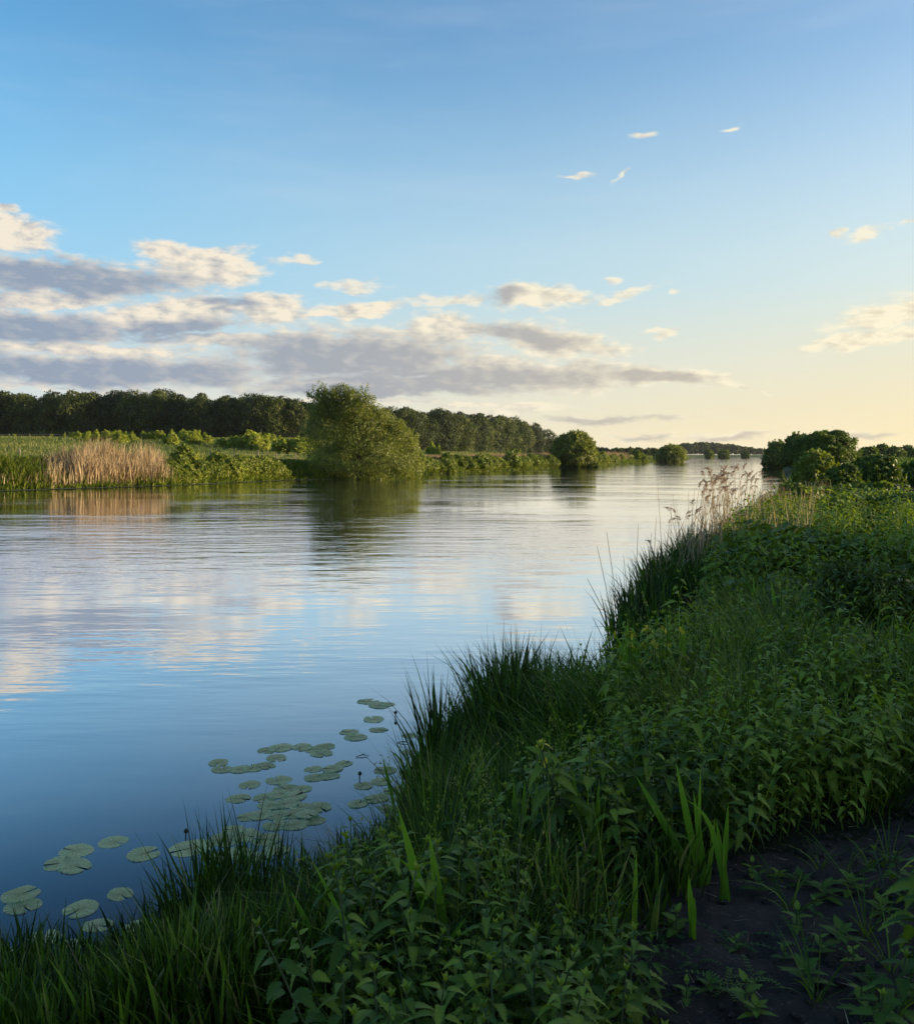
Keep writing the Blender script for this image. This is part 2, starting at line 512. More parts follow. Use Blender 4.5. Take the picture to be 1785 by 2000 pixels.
def sphere_dirs(n, up=0.0):
    d = rng.normal(size=(n, 3)); d[:, 2] += up
    return d / np.linalg.norm(d, axis=1)[:, None]


def crown(lobes, n, size, aspect=1.6, shell=0.62, up=0.25, jitter=0.9, cut=True, rag=0.22, tsp=0.22, lum=0.5, droop=None, gap=-0.72):
    """leaves scattered through lobes (x, y, z, rx, ry, rz): thicker near each lobe's surface, ragged outline, gaps between"""
    L = np.asarray(lobes, float)
    wt = (L[:, 3] * L[:, 4] + L[:, 4] * L[:, 5] + L[:, 3] * L[:, 5]); wt /= wt.sum()
    k = rng.choice(len(L), n, p=wt)
    d = sphere_dirs(n, up)
    # bumpy radius: each lobe has its own clumps
    q = np.column_stack([d[:, 0] * 2.3 + k * 7.1, d[:, 1] * 2.3 + d[:, 2] * 2.9])
    bump = vnoise(q, 0.55, 11)
    rr = (shell + (1 - shell) * rng.random(n) ** 0.6) * (1 + rag * bump)
    C = L[k, :3] + d * rr[:, None] * L[k, 3:]
    keep = bump > gap
    if cut:
        for j in range(len(L)):
            ins = (((C - L[j, :3]) / L[j, 3:]) ** 2).sum(1) < 0.32
            keep &= ~(ins & (k != j))
    C, d, k, bump = C[keep], d[keep], k[keep], bump[keep]
    lt = rng.normal(0, 0.10, len(L))[k]
    t = lum + lt + tsp * rng.normal(size=len(C)) + 0.10 * bump
    nn = d + jitter * rng.normal(size=d.shape)
    return leaf_quads(C, nn, size, aspect, t, droop=droop)


def inst(tmpl, pos, rz, sc, tilt=None, dt=None):
    """many placed copies of a template (V, F, T) as plain arrays"""
    V, F, T = tmpl; n = len(pos); m = len(V)
    rz = np.broadcast_to(rz, (n,)); sc = np.broadcast_to(sc, (n,))
    c, s = np.cos(rz), np.sin(rz)
    X = V[None, :, 0] * c[:, None] - V[None, :, 1] * s[:, None]
    Y = V[None, :, 0] * s[:, None] + V[None, :, 1] * c[:, None]
    Z = np.broadcast_to(V[None, :, 2], X.shape)
    if tilt is not None:
        X = X + Z * tilt[:, :1]; Y = Y + Z * tilt[:, 1:]
    W = np.stack([X, Y, Z], -1) * sc[:, None, None] + np.asarray(pos)[:, None, :]
    o = (np.arange(n) * m)[:, None, None]
    TT = np.broadcast_to(T[None], (n, m)) + (0 if dt is None else np.asarray(dt)[:, None])
    return W.reshape(-1, 3), [(f[None] + o).reshape(-1, f.shape[1]) for f in F], np.clip(TT, 0, 1).ravel()


def nettle_leaf(L, Wd, teeth=7, fold=0.25, droop=0.5):
    """a toothed, folded, drooping leaf along +x"""
    if teeth == 0:
        x = np.array([0, 0.3, 0.65, 1.0]); w = np.array([0.1, 1.0, 0.7, 0.0]) * Wd / 2
        mid = np.column_stack([x * L, 0 * x, -droop * L * x ** 2])
        Lf = mid + np.column_stack([0 * x, w, fold * w]); Rf = mid + np.column_stack([0 * x, -w, fold * w])
        V = np.concatenate([mid, Lf, Rf]); F = []
        for i in range(3): F += [[i, i + 1, 5 + i, 4 + i], [i + 1, i, 8 + i, 9 + i]]
        return V, [np.array(F)], np.concatenate([np.full(4, 0.1), np.zeros(8)])
    n = teeth
    x = np.arange(n + 1) / n
    prof = lambda u: np.clip(np.sin(np.pi * np.clip(u, 0, 1) ** 0.62) ** 0.85, 0.02, 1)
    mid = np.column_stack([x * L, 0 * x, -droop * L * x ** 2])
    xo = np.arange(2 * n + 1) / (2 * n)
    w = prof(xo) * Wd / 2; tip = np.arange(2 * n + 1) % 2 == 1
    w = np.where(tip, w * 1.12, w * 0.84); w[0] = 0.004; w[-1] = 0
    xs = xo + np.where(tip, 0.045, 0)
    base = np.column_stack([xs * L, 0 * xo, -droop * L * xs ** 2])
    Lf = base + np.column_stack([0 * w, w, fold * w]); Rf = base + np.column_stack([0 * w, -w, fold * w])
    V = np.concatenate([mid, Lf, Rf]); a, b = n + 1, n + 1 + 2 * n + 1; F = []
    for i in range(n):
        F += [[i, a + 2 * i + 1, a + 2 * i], [i, i + 1, a + 2 * i + 1], [i + 1, a + 2 * i + 2, a + 2 * i + 1]]
        F += [[i, b + 2 * i, b + 2 * i + 1], [i, b + 2 * i + 1, i + 1], [i + 1, b + 2 * i + 1, b + 2 * i + 2]]
    return V, [np.array(F)], np.concatenate([np.full(n + 1, 0.14), np.zeros(2 * (2 * n + 1))])


def turn(T, rz=0, ry=0, rx=0, off=(0, 0, 0), dt=0.0):
    V, F, t = T
    cx_, sx_ = math.cos(rx), math.sin(rx); cy, sy = math.cos(ry), math.sin(ry); cz, sz = math.cos(rz), math.sin(rz)
    M = np.array([[cz, -sz, 0], [sz, cz, 0], [0, 0, 1]]) @ np.array([[cy, 0, sy], [0, 1, 0], [-sy, 0, cy]]) @ np.array([[1, 0, 0], [0, cx_, -sx_], [0, sx_, cx_]])
    return V @ M.T + np.array(off), F, t + dt


def nettle(h, pairs, L, teeth, seed):
    r = random.Random(seed)
    leaves = []; bend = r.uniform(-0.12, 0.12), r.uniform(-0.12, 0.12)
    stem_pts = [(bend[0] * h * u * u, bend[1] * h * u * u, h * u) for u in (0, 0.25, 0.5, 0.75, 1)]
    rz0 = r.uniform(0, 3)
    for i in range(pairs):
        u = 0.22 + 0.78 * (i + 0.3) / pairs
        s = (1.0 if i < pairs * 0.6 else 1.0 - 0.62 * (i - pairs * 0.6) / (pairs * 0.4)) * (0.72 + 0.28 * min(1, i / 2))
        for q in (0, 1):
            l = turn(nettle_leaf(L * s * r.uniform(0.8, 1.2), L * 0.52 * s, teeth, r.uniform(0.2, 0.6), r.uniform(0.3, 0.95)), off=(0.22 * L * s, 0, 0))
            leaves.append(turn(l, rz0 + i * math.pi / 2 + q * math.pi + r.uniform(-0.3, 0.3), -0.5 * u + r.uniform(-0.1, 0.45), r.uniform(-0.3, 0.3),
                               (bend[0] * h * u * u, bend[1] * h * u * u, h * u), 0.30 + 0.34 * u + r.uniform(-0.2, 0.2)))
    for q in range(4):
        l = nettle_leaf(L * 0.32, L * 0.17, min(teeth, 4), 0.4, 0.1)
        leaves.append(turn(l, rz0 + q * 1.57, -1.0, 0, (bend[0] * h, bend[1] * h, h), 0.85))
    return tube(stem_pts, [0.004, 0.0038, 0.0034, 0.003, 0.002], 5, 0.4), join(leaves)


def tree_lobes(h, w, base, n, seed, droop=0.0):
    r = random.Random(seed); L = []
    for i in range(n):
        u = (i + r.random()) / n; z = base + (h - base) * (0.12 + 0.80 * u)
        prof = math.sin(math.pi * min(1, 0.22 + 0.70 * u)) ** 0.7
        a = i * 2.399 + r.uniform(-0.5, 0.5); rad = w * 0.5 * prof * r.uniform(0.35, 0.78)
        s = w * r.uniform(0.17, 0.27) * (0.7 + 0.5 * prof)
        L.append((math.cos(a) * rad, math.sin(a) * rad, z, s, s, s * r.uniform(0.75, 1.0)))
    L.append((0, 0, base + (h - base) * 0.55, w * 0.30, w * 0.30, (h - base) * 0.38))
    return L


def trunk_mesh(h, r0, lobes, nl, seed, sides=7):
    r = random.Random(seed); P = []
    tip = (r.uniform(-0.4, 0.4), r.uniform(-0.4, 0.4), h * 0.8)
    us = np.linspace(0, 1, 6)
    P.append(tube([(tip[0] * u * u, tip[1] * u * u, tip[2] * u) for u in us], [r0 * (1.25 if u == 0 else 1) * (1 - 0.85 * u) for u in us], sides))
    for L in r.sample(list(lobes), min(nl, len(lobes))):
        z0 = min(L[2] * 0.6, h * 0.55); s = np.array([tip[0] * (z0 / tip[2]) ** 2, tip[1] * (z0 / tip[2]) ** 2, z0]); e = np.array(L[:3])
        m = (s + e) / 2 + np.array([0, 0, -0.06 * h])
        P.append(tube([s, m, e], [r0 * 0.42, r0 * 0.27, r0 * 0.08], 5))
    return join(P)


M = {}
M['bark'] = plain_mat('bark', (0.075, 0.06, 0.045), 0.9, 0.1, 0.45, 5)
M['forest'] = leaf_mat('forest_leaves', [(0, (0.018, 0.026, 0.007)), (0.5, (0.052, 0.070, 0.015)), (1, (0.14, 0.155, 0.032))], 0.25, 0.6, 0.2, 0.5)
M['willow'] = leaf_mat('willow_leaves', [(0, (0.066, 0.080, 0.014)), (0.5, (0.165, 0.182, 0.036)), (1, (0.29, 0.30, 0.07))], 0.40, 0.5, 0.3, 0.12)
M['bush'] = leaf_mat('bush_leaves', [(0, (0.034, 0.054, 0.009)), (0.5, (0.095, 0.135, 0.019)), (1, (0.22, 0.26, 0.038))], 0.32, 0.5, 0.3, 0.12)
M['lush'] = leaf_mat('lush_leaves', [(0, (0.055, 0.080, 0.010)), (0.5, (0.145, 0.180, 0.020)), (1, (0.28, 0.29, 0.045))], 0.32, 0.5, 0.3, 0.25)
M['meadow'] = leaf_mat('meadow_blades', [(0, (0.042, 0.068, 0.016)), (0.5, (0.125, 0.155, 0.042)), (1, (0.30, 0.27, 0.10))], 0.30, 0.6, 0.2)
M['tan'] = leaf_mat('dry_reed', [(0, (0.20, 0.135, 0.065)), (0.5, (0.40, 0.285, 0.16)), (1, (0.60, 0.48, 0.31))], 0.25, 0.7, 0.15, tcol=(1, 0.9, 0.7))
M['sedge'] = leaf_mat('sedge_blades', [(0, (0.008, 0.018, 0.004)), (0.5, (0.036, 0.070, 0.009)), (0.85, (0.13, 0.21, 0.022)), (1, (0.24, 0.21, 0.08))], 0.34, 0.45, 0.18)
M['grass'] = leaf_mat('grass_blades', [(0, (0.016, 0.034, 0.006)), (0.5, (0.064, 0.112, 0.014)), (0.9, (0.20, 0.27, 0.030)), (1, (0.26, 0.23, 0.09))], 0.36, 0.5, 0.14)
M['nettle'] = leaf_mat('nettle_leaves', [(0, (0.016, 0.036, 0.007)), (0.5, (0.066, 0.116, 0.016)), (1, (0.24, 0.30, 0.034))], 0.32, 0.5, 0.18, 0.45)
M['stem'] = plain_mat('green_stem', (0.05, 0.075, 0.03), 0.6, 0.3, 0.3, 30)
M['iris'] = leaf_mat('iris_leaves', [(0, (0.05, 0.11, 0.012)), (0.5, (0.13, 0.25, 0.022)), (1, (0.26, 0.40, 0.04))], 0.42, 0.4, 0.3, 0.2)
M['petal'] = leaf_mat('iris_petals', [(0, (0.55, 0.36, 0.01)), (0.5, (0.78, 0.58, 0.02)), (1, (0.85, 0.70, 0.08))], 0.35, 0.5, 0.3, tcol=(1, 1, 0.6))
M['straw'] = leaf_mat('straw_stems', [(0, (0.36, 0.28, 0.16)), (0.5, (0.56, 0.45, 0.28)), (1, (0.70, 0.60, 0.42))], 0.5, 0.6, 0.2, tcol=(1, 0.92, 0.75))
M['sapling'] = leaf_mat('sapling_leaves', [(0, (0.09, 0.115, 0.018)), (0.5, (0.22, 0.255, 0.035)), (1, (0.38, 0.40, 0.07))], 0.42, 0.5, 0.2, 0.2)
M['plume'] = leaf_mat('reed_plumes', [(0, (0.16, 0.10, 0.07)), (0.5, (0.32, 0.22, 0.15)), (1, (0.56, 0.45, 0.33))], 0.5, 0.8, 0.1, tcol=(1, 0.9, 0.75))
M['wood'] = plain_mat('weathered_wood', (0.22, 0.18, 0.13), 0.85, 0.15, 0.35, 6)

KIND = {}


# ------------------------------------------------------------------ the wood beyond the meadow
FOREST = []


def tree(name, label, cat, x, y, h, w, lobes, n, size, lm, group=None, r0=None, jitter=0.9, aspect=1.5, nl=6, up=0.25, rag=0.22, zoff=0.0, shell=0.62, lum=0.5, tsp=0.22, extra=None, droop=None, gap=-0.72):
    o = thing(name, label, cat, (x, y, ground_z(x, y) + zoff - 0.05), 0, group)
    V, F, T = trunk_mesh(h, r0 or h * 0.018, lobes, nl, int(h * 77 + x * 13) & 0xffff)
    part('trunk', mesh('trunk', V, F, T, True), M['bark'], o)
    c = crown(lobes, n, size, aspect, shell, up, jitter, rag=rag, lum=lum, tsp=tsp, droop=droop, gap=gap)
    if extra: c = join([c] + extra)
    V, F, T = c
    part('crown', mesh('crown', V, F, T), M[lm], o)
    return o


def forest():
    protos = []
    for i in range(6):
        h = 18.0; w = (12.0, 15.5, 10.5, 14, 17, 11.5)[i]
        L = tree_lobes(h, w, -0.8, 20, 100 + i) + [(math.cos(a) * 4, math.sin(a) * 4, 1.6, 3.2, 3.2, 2.2) for a in range(6)]
        protos.append((L, h, w))
    def edge(xp):           # the wood's front: forward distance and the height its tops reach in the picture
        d = np.interp(xp, [-400, 600, 780, 900, 1065], [330, 330, 380, 460, 640])
        topy = np.interp(xp, [-400, 0, 130, 210, 300, 400, 500, 590, 740, 800, 900, 985, 1040, 1060, 1082], [768, 768, 766, 768, 764, 770, 770, 780, 792, 797, 806, 816, 831, 842, 872])
        return d, topy
    made = [None] * 6
    labels = ['dark broadleaf tree in the closed wood across the meadow on the far bank', 'dark broadleaf tree in the wood between the big willow and the second bush']
    r = random.Random(5)
    def place(x, y, s, lab):
        i = r.randrange(6)
        z = ground_z(x, y)
        sc = (s * r.uniform(0.92, 1.1), s * r.uniform(0.92, 1.1), s)
        if made[i] is None:
            L, h, w = protos[i]
            made[i] = tree('forest_tree', lab, 'tree', x, y, h, w, L, 15000, 0.44, 'forest', 'trees of the wood behind the meadow', lum=0.45, jitter=0.5)
            made[i].scale = sc; made[i].rotation_euler[2] = r.uniform(0, 6.28)
        else:
            dup(made[i], (x, y, z), r.uniform(0, 6.28), lab, sc)
    xp = -330.0
    while xp < 1082:
        d, ty = edge(xp)
        for row in range(3):
            dd = d + row * 11 + r.uniform(-4, 4); xx = xp + r.uniform(-9, 9) + row * 8
            if row and xx > 1066: continue
            p = at_d(xx, 888, dd); z = ground_z(p[0], p[1])
            top = at_d(xx, ty, d)[2]
            h = (top - z) * r.uniform(0.90, 1.05) * (1.0 + 0.02 * row)
            place(p[0], p[1], max(0.4, h / 18.0), labels[0 if xx < 640 else 1])
        xp += (8.2 if row else 8.2) / d * F_PX * r.uniform(0.8, 1.1)


forest()


# ------------------------------------------------------------------ willows and bushes along the river
def willow():
    x, y = -9.4, 88.5
    L = []
    r = random.Random(3)
    k = 88.5 / F_PX
    # seen lobes: (px, py, width px, height px, depth offset m)
    for (cx_, cy_, rx, ry, dy) in [(655, 795, 30, 26, 0.5), (690, 805, 28, 28, -0.3), (628, 810, 22, 28, 0.8), (640, 850, 48, 45, 0), (700, 850, 55, 45, -1), (650, 900, 55, 34, 0), (715, 895, 60, 42, -1.5),
                                   (755, 865, 50, 45, 0), (778, 880, 42, 48, -0.8), (795, 905, 30, 34, 0), (760, 912, 52, 28, -2.2), (740, 835, 40, 30, 1), (690, 915, 50, 24, -2), (725, 820, 26, 26, 1), (812, 915, 18, 24, -0.5), (712, 800, 30, 30, 0), (738, 822, 36, 30, 0.5), (768, 838, 28, 24, 0.3),
                                   (665, 770, 18, 22, 0.3), (640, 776, 16, 18, 0.6), (690, 774, 14, 16, 0), (700, 850, 60, 45, 3), (740, 890, 60, 40, 3.5), (650, 870, 45, 45, 3)]:
        p = at_d(cx_, cy_, y + dy)
        L.append((p[0] - x, p[1] - y, p[2] - ground_z(x, y), rx * k, max(rx, 30) * k * 1.0, ry * k))
    sprays = []
    gz = ground_z(x, y)
    for i in range(230):              # loose upright shoots standing out of the crown
        cx_, cy_, hh = r.gauss(668, 34), r.uniform(772, 845), r.uniform(8, 32)
        if cx_ < 600: cx_ = 612
        if i > 170: cx_, cy_, hh = r.uniform(735, 818), 0, r.uniform(12, 28); cy_ = np.interp(cx_, [735, 790, 818], [838, 850, 895])
        p = at_d(cx_, cy_, y + r.uniform(-1, 1)); q = p + np.array([r.uniform(-0.9, 0.9), r.uniform(-0.5, 0.5), hh * k])
        m = 60; u = rng.random(m)[:, None]
        C = p + (q - p) * u + rng.normal(0, 0.13, (m, 3)) - np.array([x, y, gz])
        sprays.append(leaf_quads(C, rng.normal(size=(m, 3)), 0.085, 2.2, 0.55 + 0.2 * rng.normal(size=m)))
    o = tree('willow_tree', 'large pale green willow bush leaning over the water before the wood', 'tree', x, y, 9.0, 10, L, 105000, 0.080, 'willow', r0=0.22, jitter=0.65, gap=-0.30, shell=0.45, aspect=2.2, nl=14, up=0.15, rag=0.3, extra=sprays, lum=0.5)
    return o


willow()


def dome_bush(name, label, px, base_y, top_y, width, d, n, size, lm, seed, group=None, lumpy=14, lum=0.5, aspect=1.8, z0=None, rag=0.28, sprays=40):
    """a rounded riverside bush filling the given part of the view, at forward distance d"""
    p = at_d(px, base_y, d); x, y = p[0], p[1]
    gz = ground_z(x, y)
    h = at_d(px, top_y, d)[2] - gz; w = width / F_PX * d
    r = random.Random(seed); L = [(0, 0, h * 0.42, w * 0.36, w * 0.36, h * 0.44)]
    for i in range(lumpy):
        a = i * 2.399; u = (i + 0.5) / lumpy
        zz = h * (0.12 + 0.68 * u) * r.uniform(0.85, 1.05); rad = w * 0.5 * math.sqrt(max(0.03, 1 - (u * 0.95) ** 2)) * r.uniform(0.45, 0.72)
        s = w * r.uniform(0.14, 0.22)
        L.append((math.cos(a) * rad, math.sin(a) * rad, zz, s, s, s * 0.85))
    ex = []
    for i in range(sprays):
        a = r.uniform(0, 6.28); u = r.random(); rad = w * 0.40 * math.sqrt(1 - u * u * 0.95)
        b = np.array([math.cos(a) * rad, math.sin(a) * rad, h * (0.30 + 0.55 * u)])
        q = b + np.array([math.cos(a) * 0.1 * w * (1 - u), math.sin(a) * 0.1 * w * (1 - u), h * r.uniform(0.06, 0.17)])
        m = max(8, n // 900); t = rng.random(m)[:, None]
        ex.append(leaf_quads(b + (q - b) * t + rng.normal(0, 0.035 * w, (m, 3)) * (1.2 - t), rng.normal(size=(m, 3)), size, aspect, lum + 0.06 + 0.2 * rng.normal(size=m)))
    return tree(name, label, 'bush', x, y, h, w, L, n, size, lm, group, jitter=0.65, gap=-0.5, r0=max(0.03, h * 0.02), nl=9, rag=rag, lum=lum, extra=ex, aspect=aspect)


dome_bush('riverside_bush', 'rounded green bush at the far water edge right of the wood', 1120, 912, 838, 96, 166, 42000, 0.20, 'willow', 21, lum=0.46, sprays=130, rag=0.4)
dome_bush('riverside_bush', 'small distant bush by the far bank bend below the hazy wood', 1310, 902, 866, 66, 285, 16000, 0.28, 'willow', 22, lum=0.45)
dome_bush('riverside_bush', 'small upright shrub on the far bank between two larger bushes', 1245, 900, 878, 15, 250, 1600, 0.32, 'lush', 23)
# the near bank: a row of bushes running off down the river
dome_bush('domed_bush', 'big dark dome shaped bush on the near bank, tallest there', 1612, 948, 839, 150, 74, 150000, 0.07, 'bush', 31, lum=0.44, rag=0.12, sprays=70)
dome_bush('hawthorn_bush', 'dark bush behind the big dome bush on its river side', 1556, 915, 842, 70, 118, 30000, 0.16, 'bush', 32, lum=0.42)
dome_bush('hawthorn_bush', 'low far bush at the tip of the near bank by the water', 1516, 905, 856, 56, 165, 18000, 0.22, 'bush', 33, lum=0.48)
dome_bush('leafy_shrub', 'bright yellow green leafy shrub in front of the big dome bush', 1592, 975, 872, 92, 44, 26000, 0.10, 'lush', 34, lum=0.52, aspect=1.4)
dome_bush('leafy_shrub', 'broad dark shrub with sunlit top right of the bright leafy shrub', 1706, 985, 880, 118, 36, 42000, 0.085, 'bush', 35, lum=0.42, aspect=1.4)
dome_bush('leafy_shrub', 'low dark shrub filling the gap below the bright leafy shrub', 1640, 990, 905, 90, 34, 26000, 0.085, 'bush', 36, lum=0.45, aspect=1.4)

dome_bush('leafy_shrub', 'dark shrub cut by the right edge of the view below the distant trees', 1806, 975, 884, 110, 38, 24000, 0.09, 'bush', 37, lum=0.45, aspect=1.4)


def tree_rows():
    # scrub and trees far off behind the near bank, and the wood on the horizon
    r = random.Random(9)
    proto = None
    for i, (px, ty, w, d) in enumerate([(1695, 872, 44, 260), (1722, 866, 36, 300), (1748, 872, 40, 280), (1772, 868, 34, 320), (1800, 874, 50, 250), (1840, 868, 44, 260), (1880, 872, 50, 250)]):
        dome_bush('field_tree', 'small tree in the distant tree line at the right edge of view', px, 889, ty, w, d, 2600, 0.6, 'bush', 50 + i, 'trees of the distant right hand line', lum=0.4)
    for i, (px, ty, w, d) in enumerate([(1385, 878, 20, 600), (1413, 876, 24, 590), (1455, 880, 16, 620)]):
        lab = ['small rounded tree below the hazy far wood, leftmost of three', 'rounded tree standing alone below the middle of the far wood', 'tiny bush by the water below the right end of the far wood'][i]
        dome_bush('field_tree', lab, px, 893, ty, w, d, 2000, 0.8, 'lush' if i < 2 else 'bush', 60 + i, lum=0.35)
    # low tree line along the far bank between the second and the third bush
    for i in range(24):
        px = 1160 + i * 5.4 + r.uniform(-2, 2)
        dome_bush('far_tree', 'small tree of the low far line above the far bank', px, 889, 876 + r.uniform(-2.5, 3), 15, 560 + r.uniform(-20, 40), 700, 1.1, 'forest', 80 + i, 'low tree line beyond the far bank', lumpy=5, sprays=6, lum=0.5)
    # the wood on the horizon
    xs = np.arange(1285, 1500, 4.0)
    root = None
    for i, px in enumerate(xs):
        ty = np.interp(px, [1285, 1318, 1335, 1380, 1430, 1465, 1500], [882, 871, 865, 864, 868, 874, 878]) + r.uniform(-1.5, 1.5)
        d = 1250 + r.uniform(0, 80)
        p = at_d(px, 888, d); z = ground_z(p[0], p[1]); h = at_d(px, ty, d)[2] - z
        if root is None:
            L = tree_lobes(20, 11, 0.5, 8, 300)
            root = tree('distant_tree', 'conifer in the hazy wood on the horizon at the river end', 'tree', p[0], p[1], 20, 11, L, 1500, 1.5, 'forest', 'trees of the wood on the horizon', lum=0.55)
            root.scale = (1, 1, h / 20)
        else:
            dup(root, (p[0], p[1], z), r.uniform(0, 6.28), None, (1, 1, h / 20))


tree_rows()


# ------------------------------------------------------------------ far bank: reeds, tussocks, saplings, meadow, fence
def bank_pt(px, inland):
    """a point on the far bank inland of the shoreline seen at photo column px"""
    sh = np.array([(-200, 966), (0, 958), (330, 948), (550, 938), (640, 936), (830, 926), (1000, 918), (1100, 913), (1180, 909), (1250, 905), (1345, 898)], float)
    y = np.interp(px, sh[:, 0], sh[:, 1]); p = at(px, y)
    n = np.array([-0.42, 0.91])
    return np.column_stack([p[0] + n[0] * inland, p[1] + n[1] * inland]) if not np.isscalar(px) else np.array([p[0] + n[0] * inland, p[1] + n[1] * inland])


def far_bank():
    # dry reed bed
    n = 5200
    cl = rng.choice(6, int(n * 0.85), p=[.13, .25, .22, .18, .14, .08])
    px = np.concatenate([rng.normal(np.array([112, 172, 212, 258, 300, 325])[cl], np.array([16, 20, 18, 20, 16, 10])[cl]), rng.uniform(-160, 120, n - int(n * 0.85))])
    P = np.array([bank_pt(float(a), float(b)) for a, b in zip(px, rng.uniform(0.1, 4.2, n))])
    H = np.interp(px, [-160, 60, 100, 150, 180, 250, 300, 335], [1.5, 1.3, 1.7, 2.1, 2.8, 2.6, 2.5, 2.0]) * rng.uniform(0.45, 1.08, n) * (1 + 0.22 * vnoise(P, 1.1, 77))
    tn = np.clip(rng.normal(0.5, 0.2, n), 0, 1)
    V, F, T = blades(gnd(P), H, 0.05, rng.uniform(0, 6.28, n), rng.uniform(0, 0.16, n), rng.uniform(0, 0.22, n), tn, 4)
    tag(obj('reed_bed', mesh('reed_bed', V, F, T), M['tan']), 'bed of tall dry golden reeds at the far water edge', 'reeds', kind='stuff')
    # green growth at the reeds' feet and all along the slope: loose leafy herbage
    n = 15000
    px = rng.uniform(-200, 1345, n); inl = rng.uniform(-0.1, 6.0, n)
    P = np.array([bank_pt(float(a), float(b)) for a, b in zip(px, inl)])
    hh = (np.where(px[:len(P)] > 340, 0.42, 0.75) + 0.35 * vnoise(P, 2.2, 8)) * smooth(-0.2, 1.2, inl)
    keep = rng.random(n) < 0.35 + 0.65 * (vnoise(P, 3.0, 14) > -0.3)
    P, hh = P[keep], hh[keep]
    V, F, T = tufts(gnd(P), 6, hh + 0.25, 0.10, 0.22, 0.42 + 0.15 * vnoise(P, 4, 9), (0.1, 0.5), (0.0, 0.5), 3)
    tag(obj('bank_herbage', mesh('bank_herbage', V, F, T), M['lush']), 'rank green herbage covering the far bank slope', 'vegetation', kind='stuff')
    # floating leaves in a thin line along the far shore
    n = 1500
    px = rng.uniform(-150, 640, n); px2 = rng.uniform(830, 1250, 500); px = np.concatenate([px, px2]); n = len(px)
    off = -np.abs(rng.normal(0.5, 0.5, n)) - 0.1
    P = np.array([bank_pt(float(a), float(b)) for a, b in zip(px, off)])
    k = 8; a = np.arange(k) * 2 * np.pi / k; s = rng.uniform(0.06, 0.17, n)
    V = np.stack([P[:, None, 0] + np.cos(a) * s[:, None], P[:, None, 1] + np.sin(a) * s[:, None], np.broadcast_to((0.008 + rng.random(n) * 0.03)[:, None], (n, k))], -1)
    lm, t, out = mat('floating_leaves'); p = pbr(t, t.ramp(tint_of(t), [(0, (0.10, 0.12, 0.07)), (1, (0.30, 0.29, 0.24))]), 0.35, 0.6); t.l.new(p.outputs[0], out.inputs[0])
    tag(obj('floating_leaves', mesh('floating_leaves', V.reshape(-1, 3), np.arange(n * k).reshape(n, k), np.repeat(rng.random(n), k)), lm), 'thin line of floating leaves along the far shore', 'floating leaves', kind='stuff')
    # meadow grass
    n = 26000
    px = rng.uniform(-250, 1300, n); inl = 5 + 160 * rng.random(n) ** 1.8
    P = np.array([bank_pt(float(a), float(b)) for a, b in zip(px, inl)])
    dd = np.hypot(*P.T)
    tn = 0.5 + 0.22 * vnoise(P, 14, 4) + np.where(px > 820, 0.28 * smooth(4, 7, inl) * smooth(30, 9, inl), 0)
    V, F, T = tufts(gnd(P), 4, np.where(px > 820, 0.55, 0.36) * np.clip(dd / 110, 0.8, 1.6), 0.055 * np.clip(dd / 80, 1, 3), 0.25, tn, (0.05, 0.4), (0, 0.4), 3)
    tag(obj('meadow_grass', mesh('meadow_grass', V, F, T), M['meadow']), 'long meadow grass behind the far bank', 'grass', kind='stuff')
    # dry brown grass strip above the right part of the bank
    n = 5000
    px = rng.uniform(815, 1250, n); inl = rng.uniform(3.5, 11, n)
    P = np.array([bank_pt(float(a), float(b)) for a, b in zip(px, inl)])
    V, F, T = tufts(gnd(P), 4, 1.0 * np.clip(np.hypot(*P.T) / 150, 0.8, 1.6), 0.09, 0.3, 0.22 + 0.1 * vnoise(P, 9, 2), (0.0, 0.25), (0, 0.2), 3)
    tag(obj('dry_grass', mesh('dry_grass', V, F, T), M['tan']), 'strip of dry brown grass along the top of the far bank', 'dry grass', kind='stuff')
    # tussocks: rounded green plants at the water edge
    r = random.Random(12); protos = []
    spots = [(338 + i * 21 + r.uniform(-5, 5), r.uniform(0.5, 2.6)) for i in range(11)] + [(360 + i * 26 + r.uniform(-7, 7), r.uniform(2.6, 5)) for i in range(8)] + \
            [(830 + i * 15 + r.uniform(-5, 5), r.uniform(0.4, 3.2)) for i in range(18)] + [(1175 + i * 14 + r.uniform(-4, 4), r.uniform(0.5, 4)) for i in range(7)]
    for i, (px, inl) in enumerate(spots):
        x, y = bank_pt(float(px), float(inl)); z = ground_z(x, y)
        lab = ('rounded bright green plant at the far water edge between reeds and big willow' if px < 600 else
               'rounded bright green plant on the far bank between willow and second bush' if px < 1150 else 'small green plant on the far bank past the second bush')
        s = r.uniform(0.8, 1.3) * (1.15 if px < 600 else 1.6)
        if i < 4:
            o = thing('water_dropwort', lab, 'plant', (x, y, z - 0.1), r.uniform(0, 6), 'green plants on the far bank', s)
            L = [(0, 0, 0.55, 0.75, 0.75, 0.62)] + [(math.cos(a * 1.26) * 0.55, math.sin(a * 1.26) * 0.55, 0.35 + 0.1 * r.random(), 0.45, 0.45, 0.42) for a in range(5)] + [(0.1, 0, 0.95, 0.4, 0.4, 0.35)]
            V, F, T = crown(L, 5200, 0.085, 1.6, 0.55, 0.4, 0.7, lum=0.52, rag=0.35)
            part('foliage', mesh('foliage', V, F, T), M['lush'], o)
            V, F, T = join([tube([(0, 0, 0), (math.cos(a) * 0.2, math.sin(a) * 0.2, 0.4), (math.cos(a) * 0.45, math.sin(a) * 0.45, 0.75)], [0.02, 0.015, 0.008], 4) for a in (0, 1.3, 2.5, 3.8, 5)])
            part('stems', mesh('stems', V, F, T), M['stem'], o)
            protos.append(o)
        else:
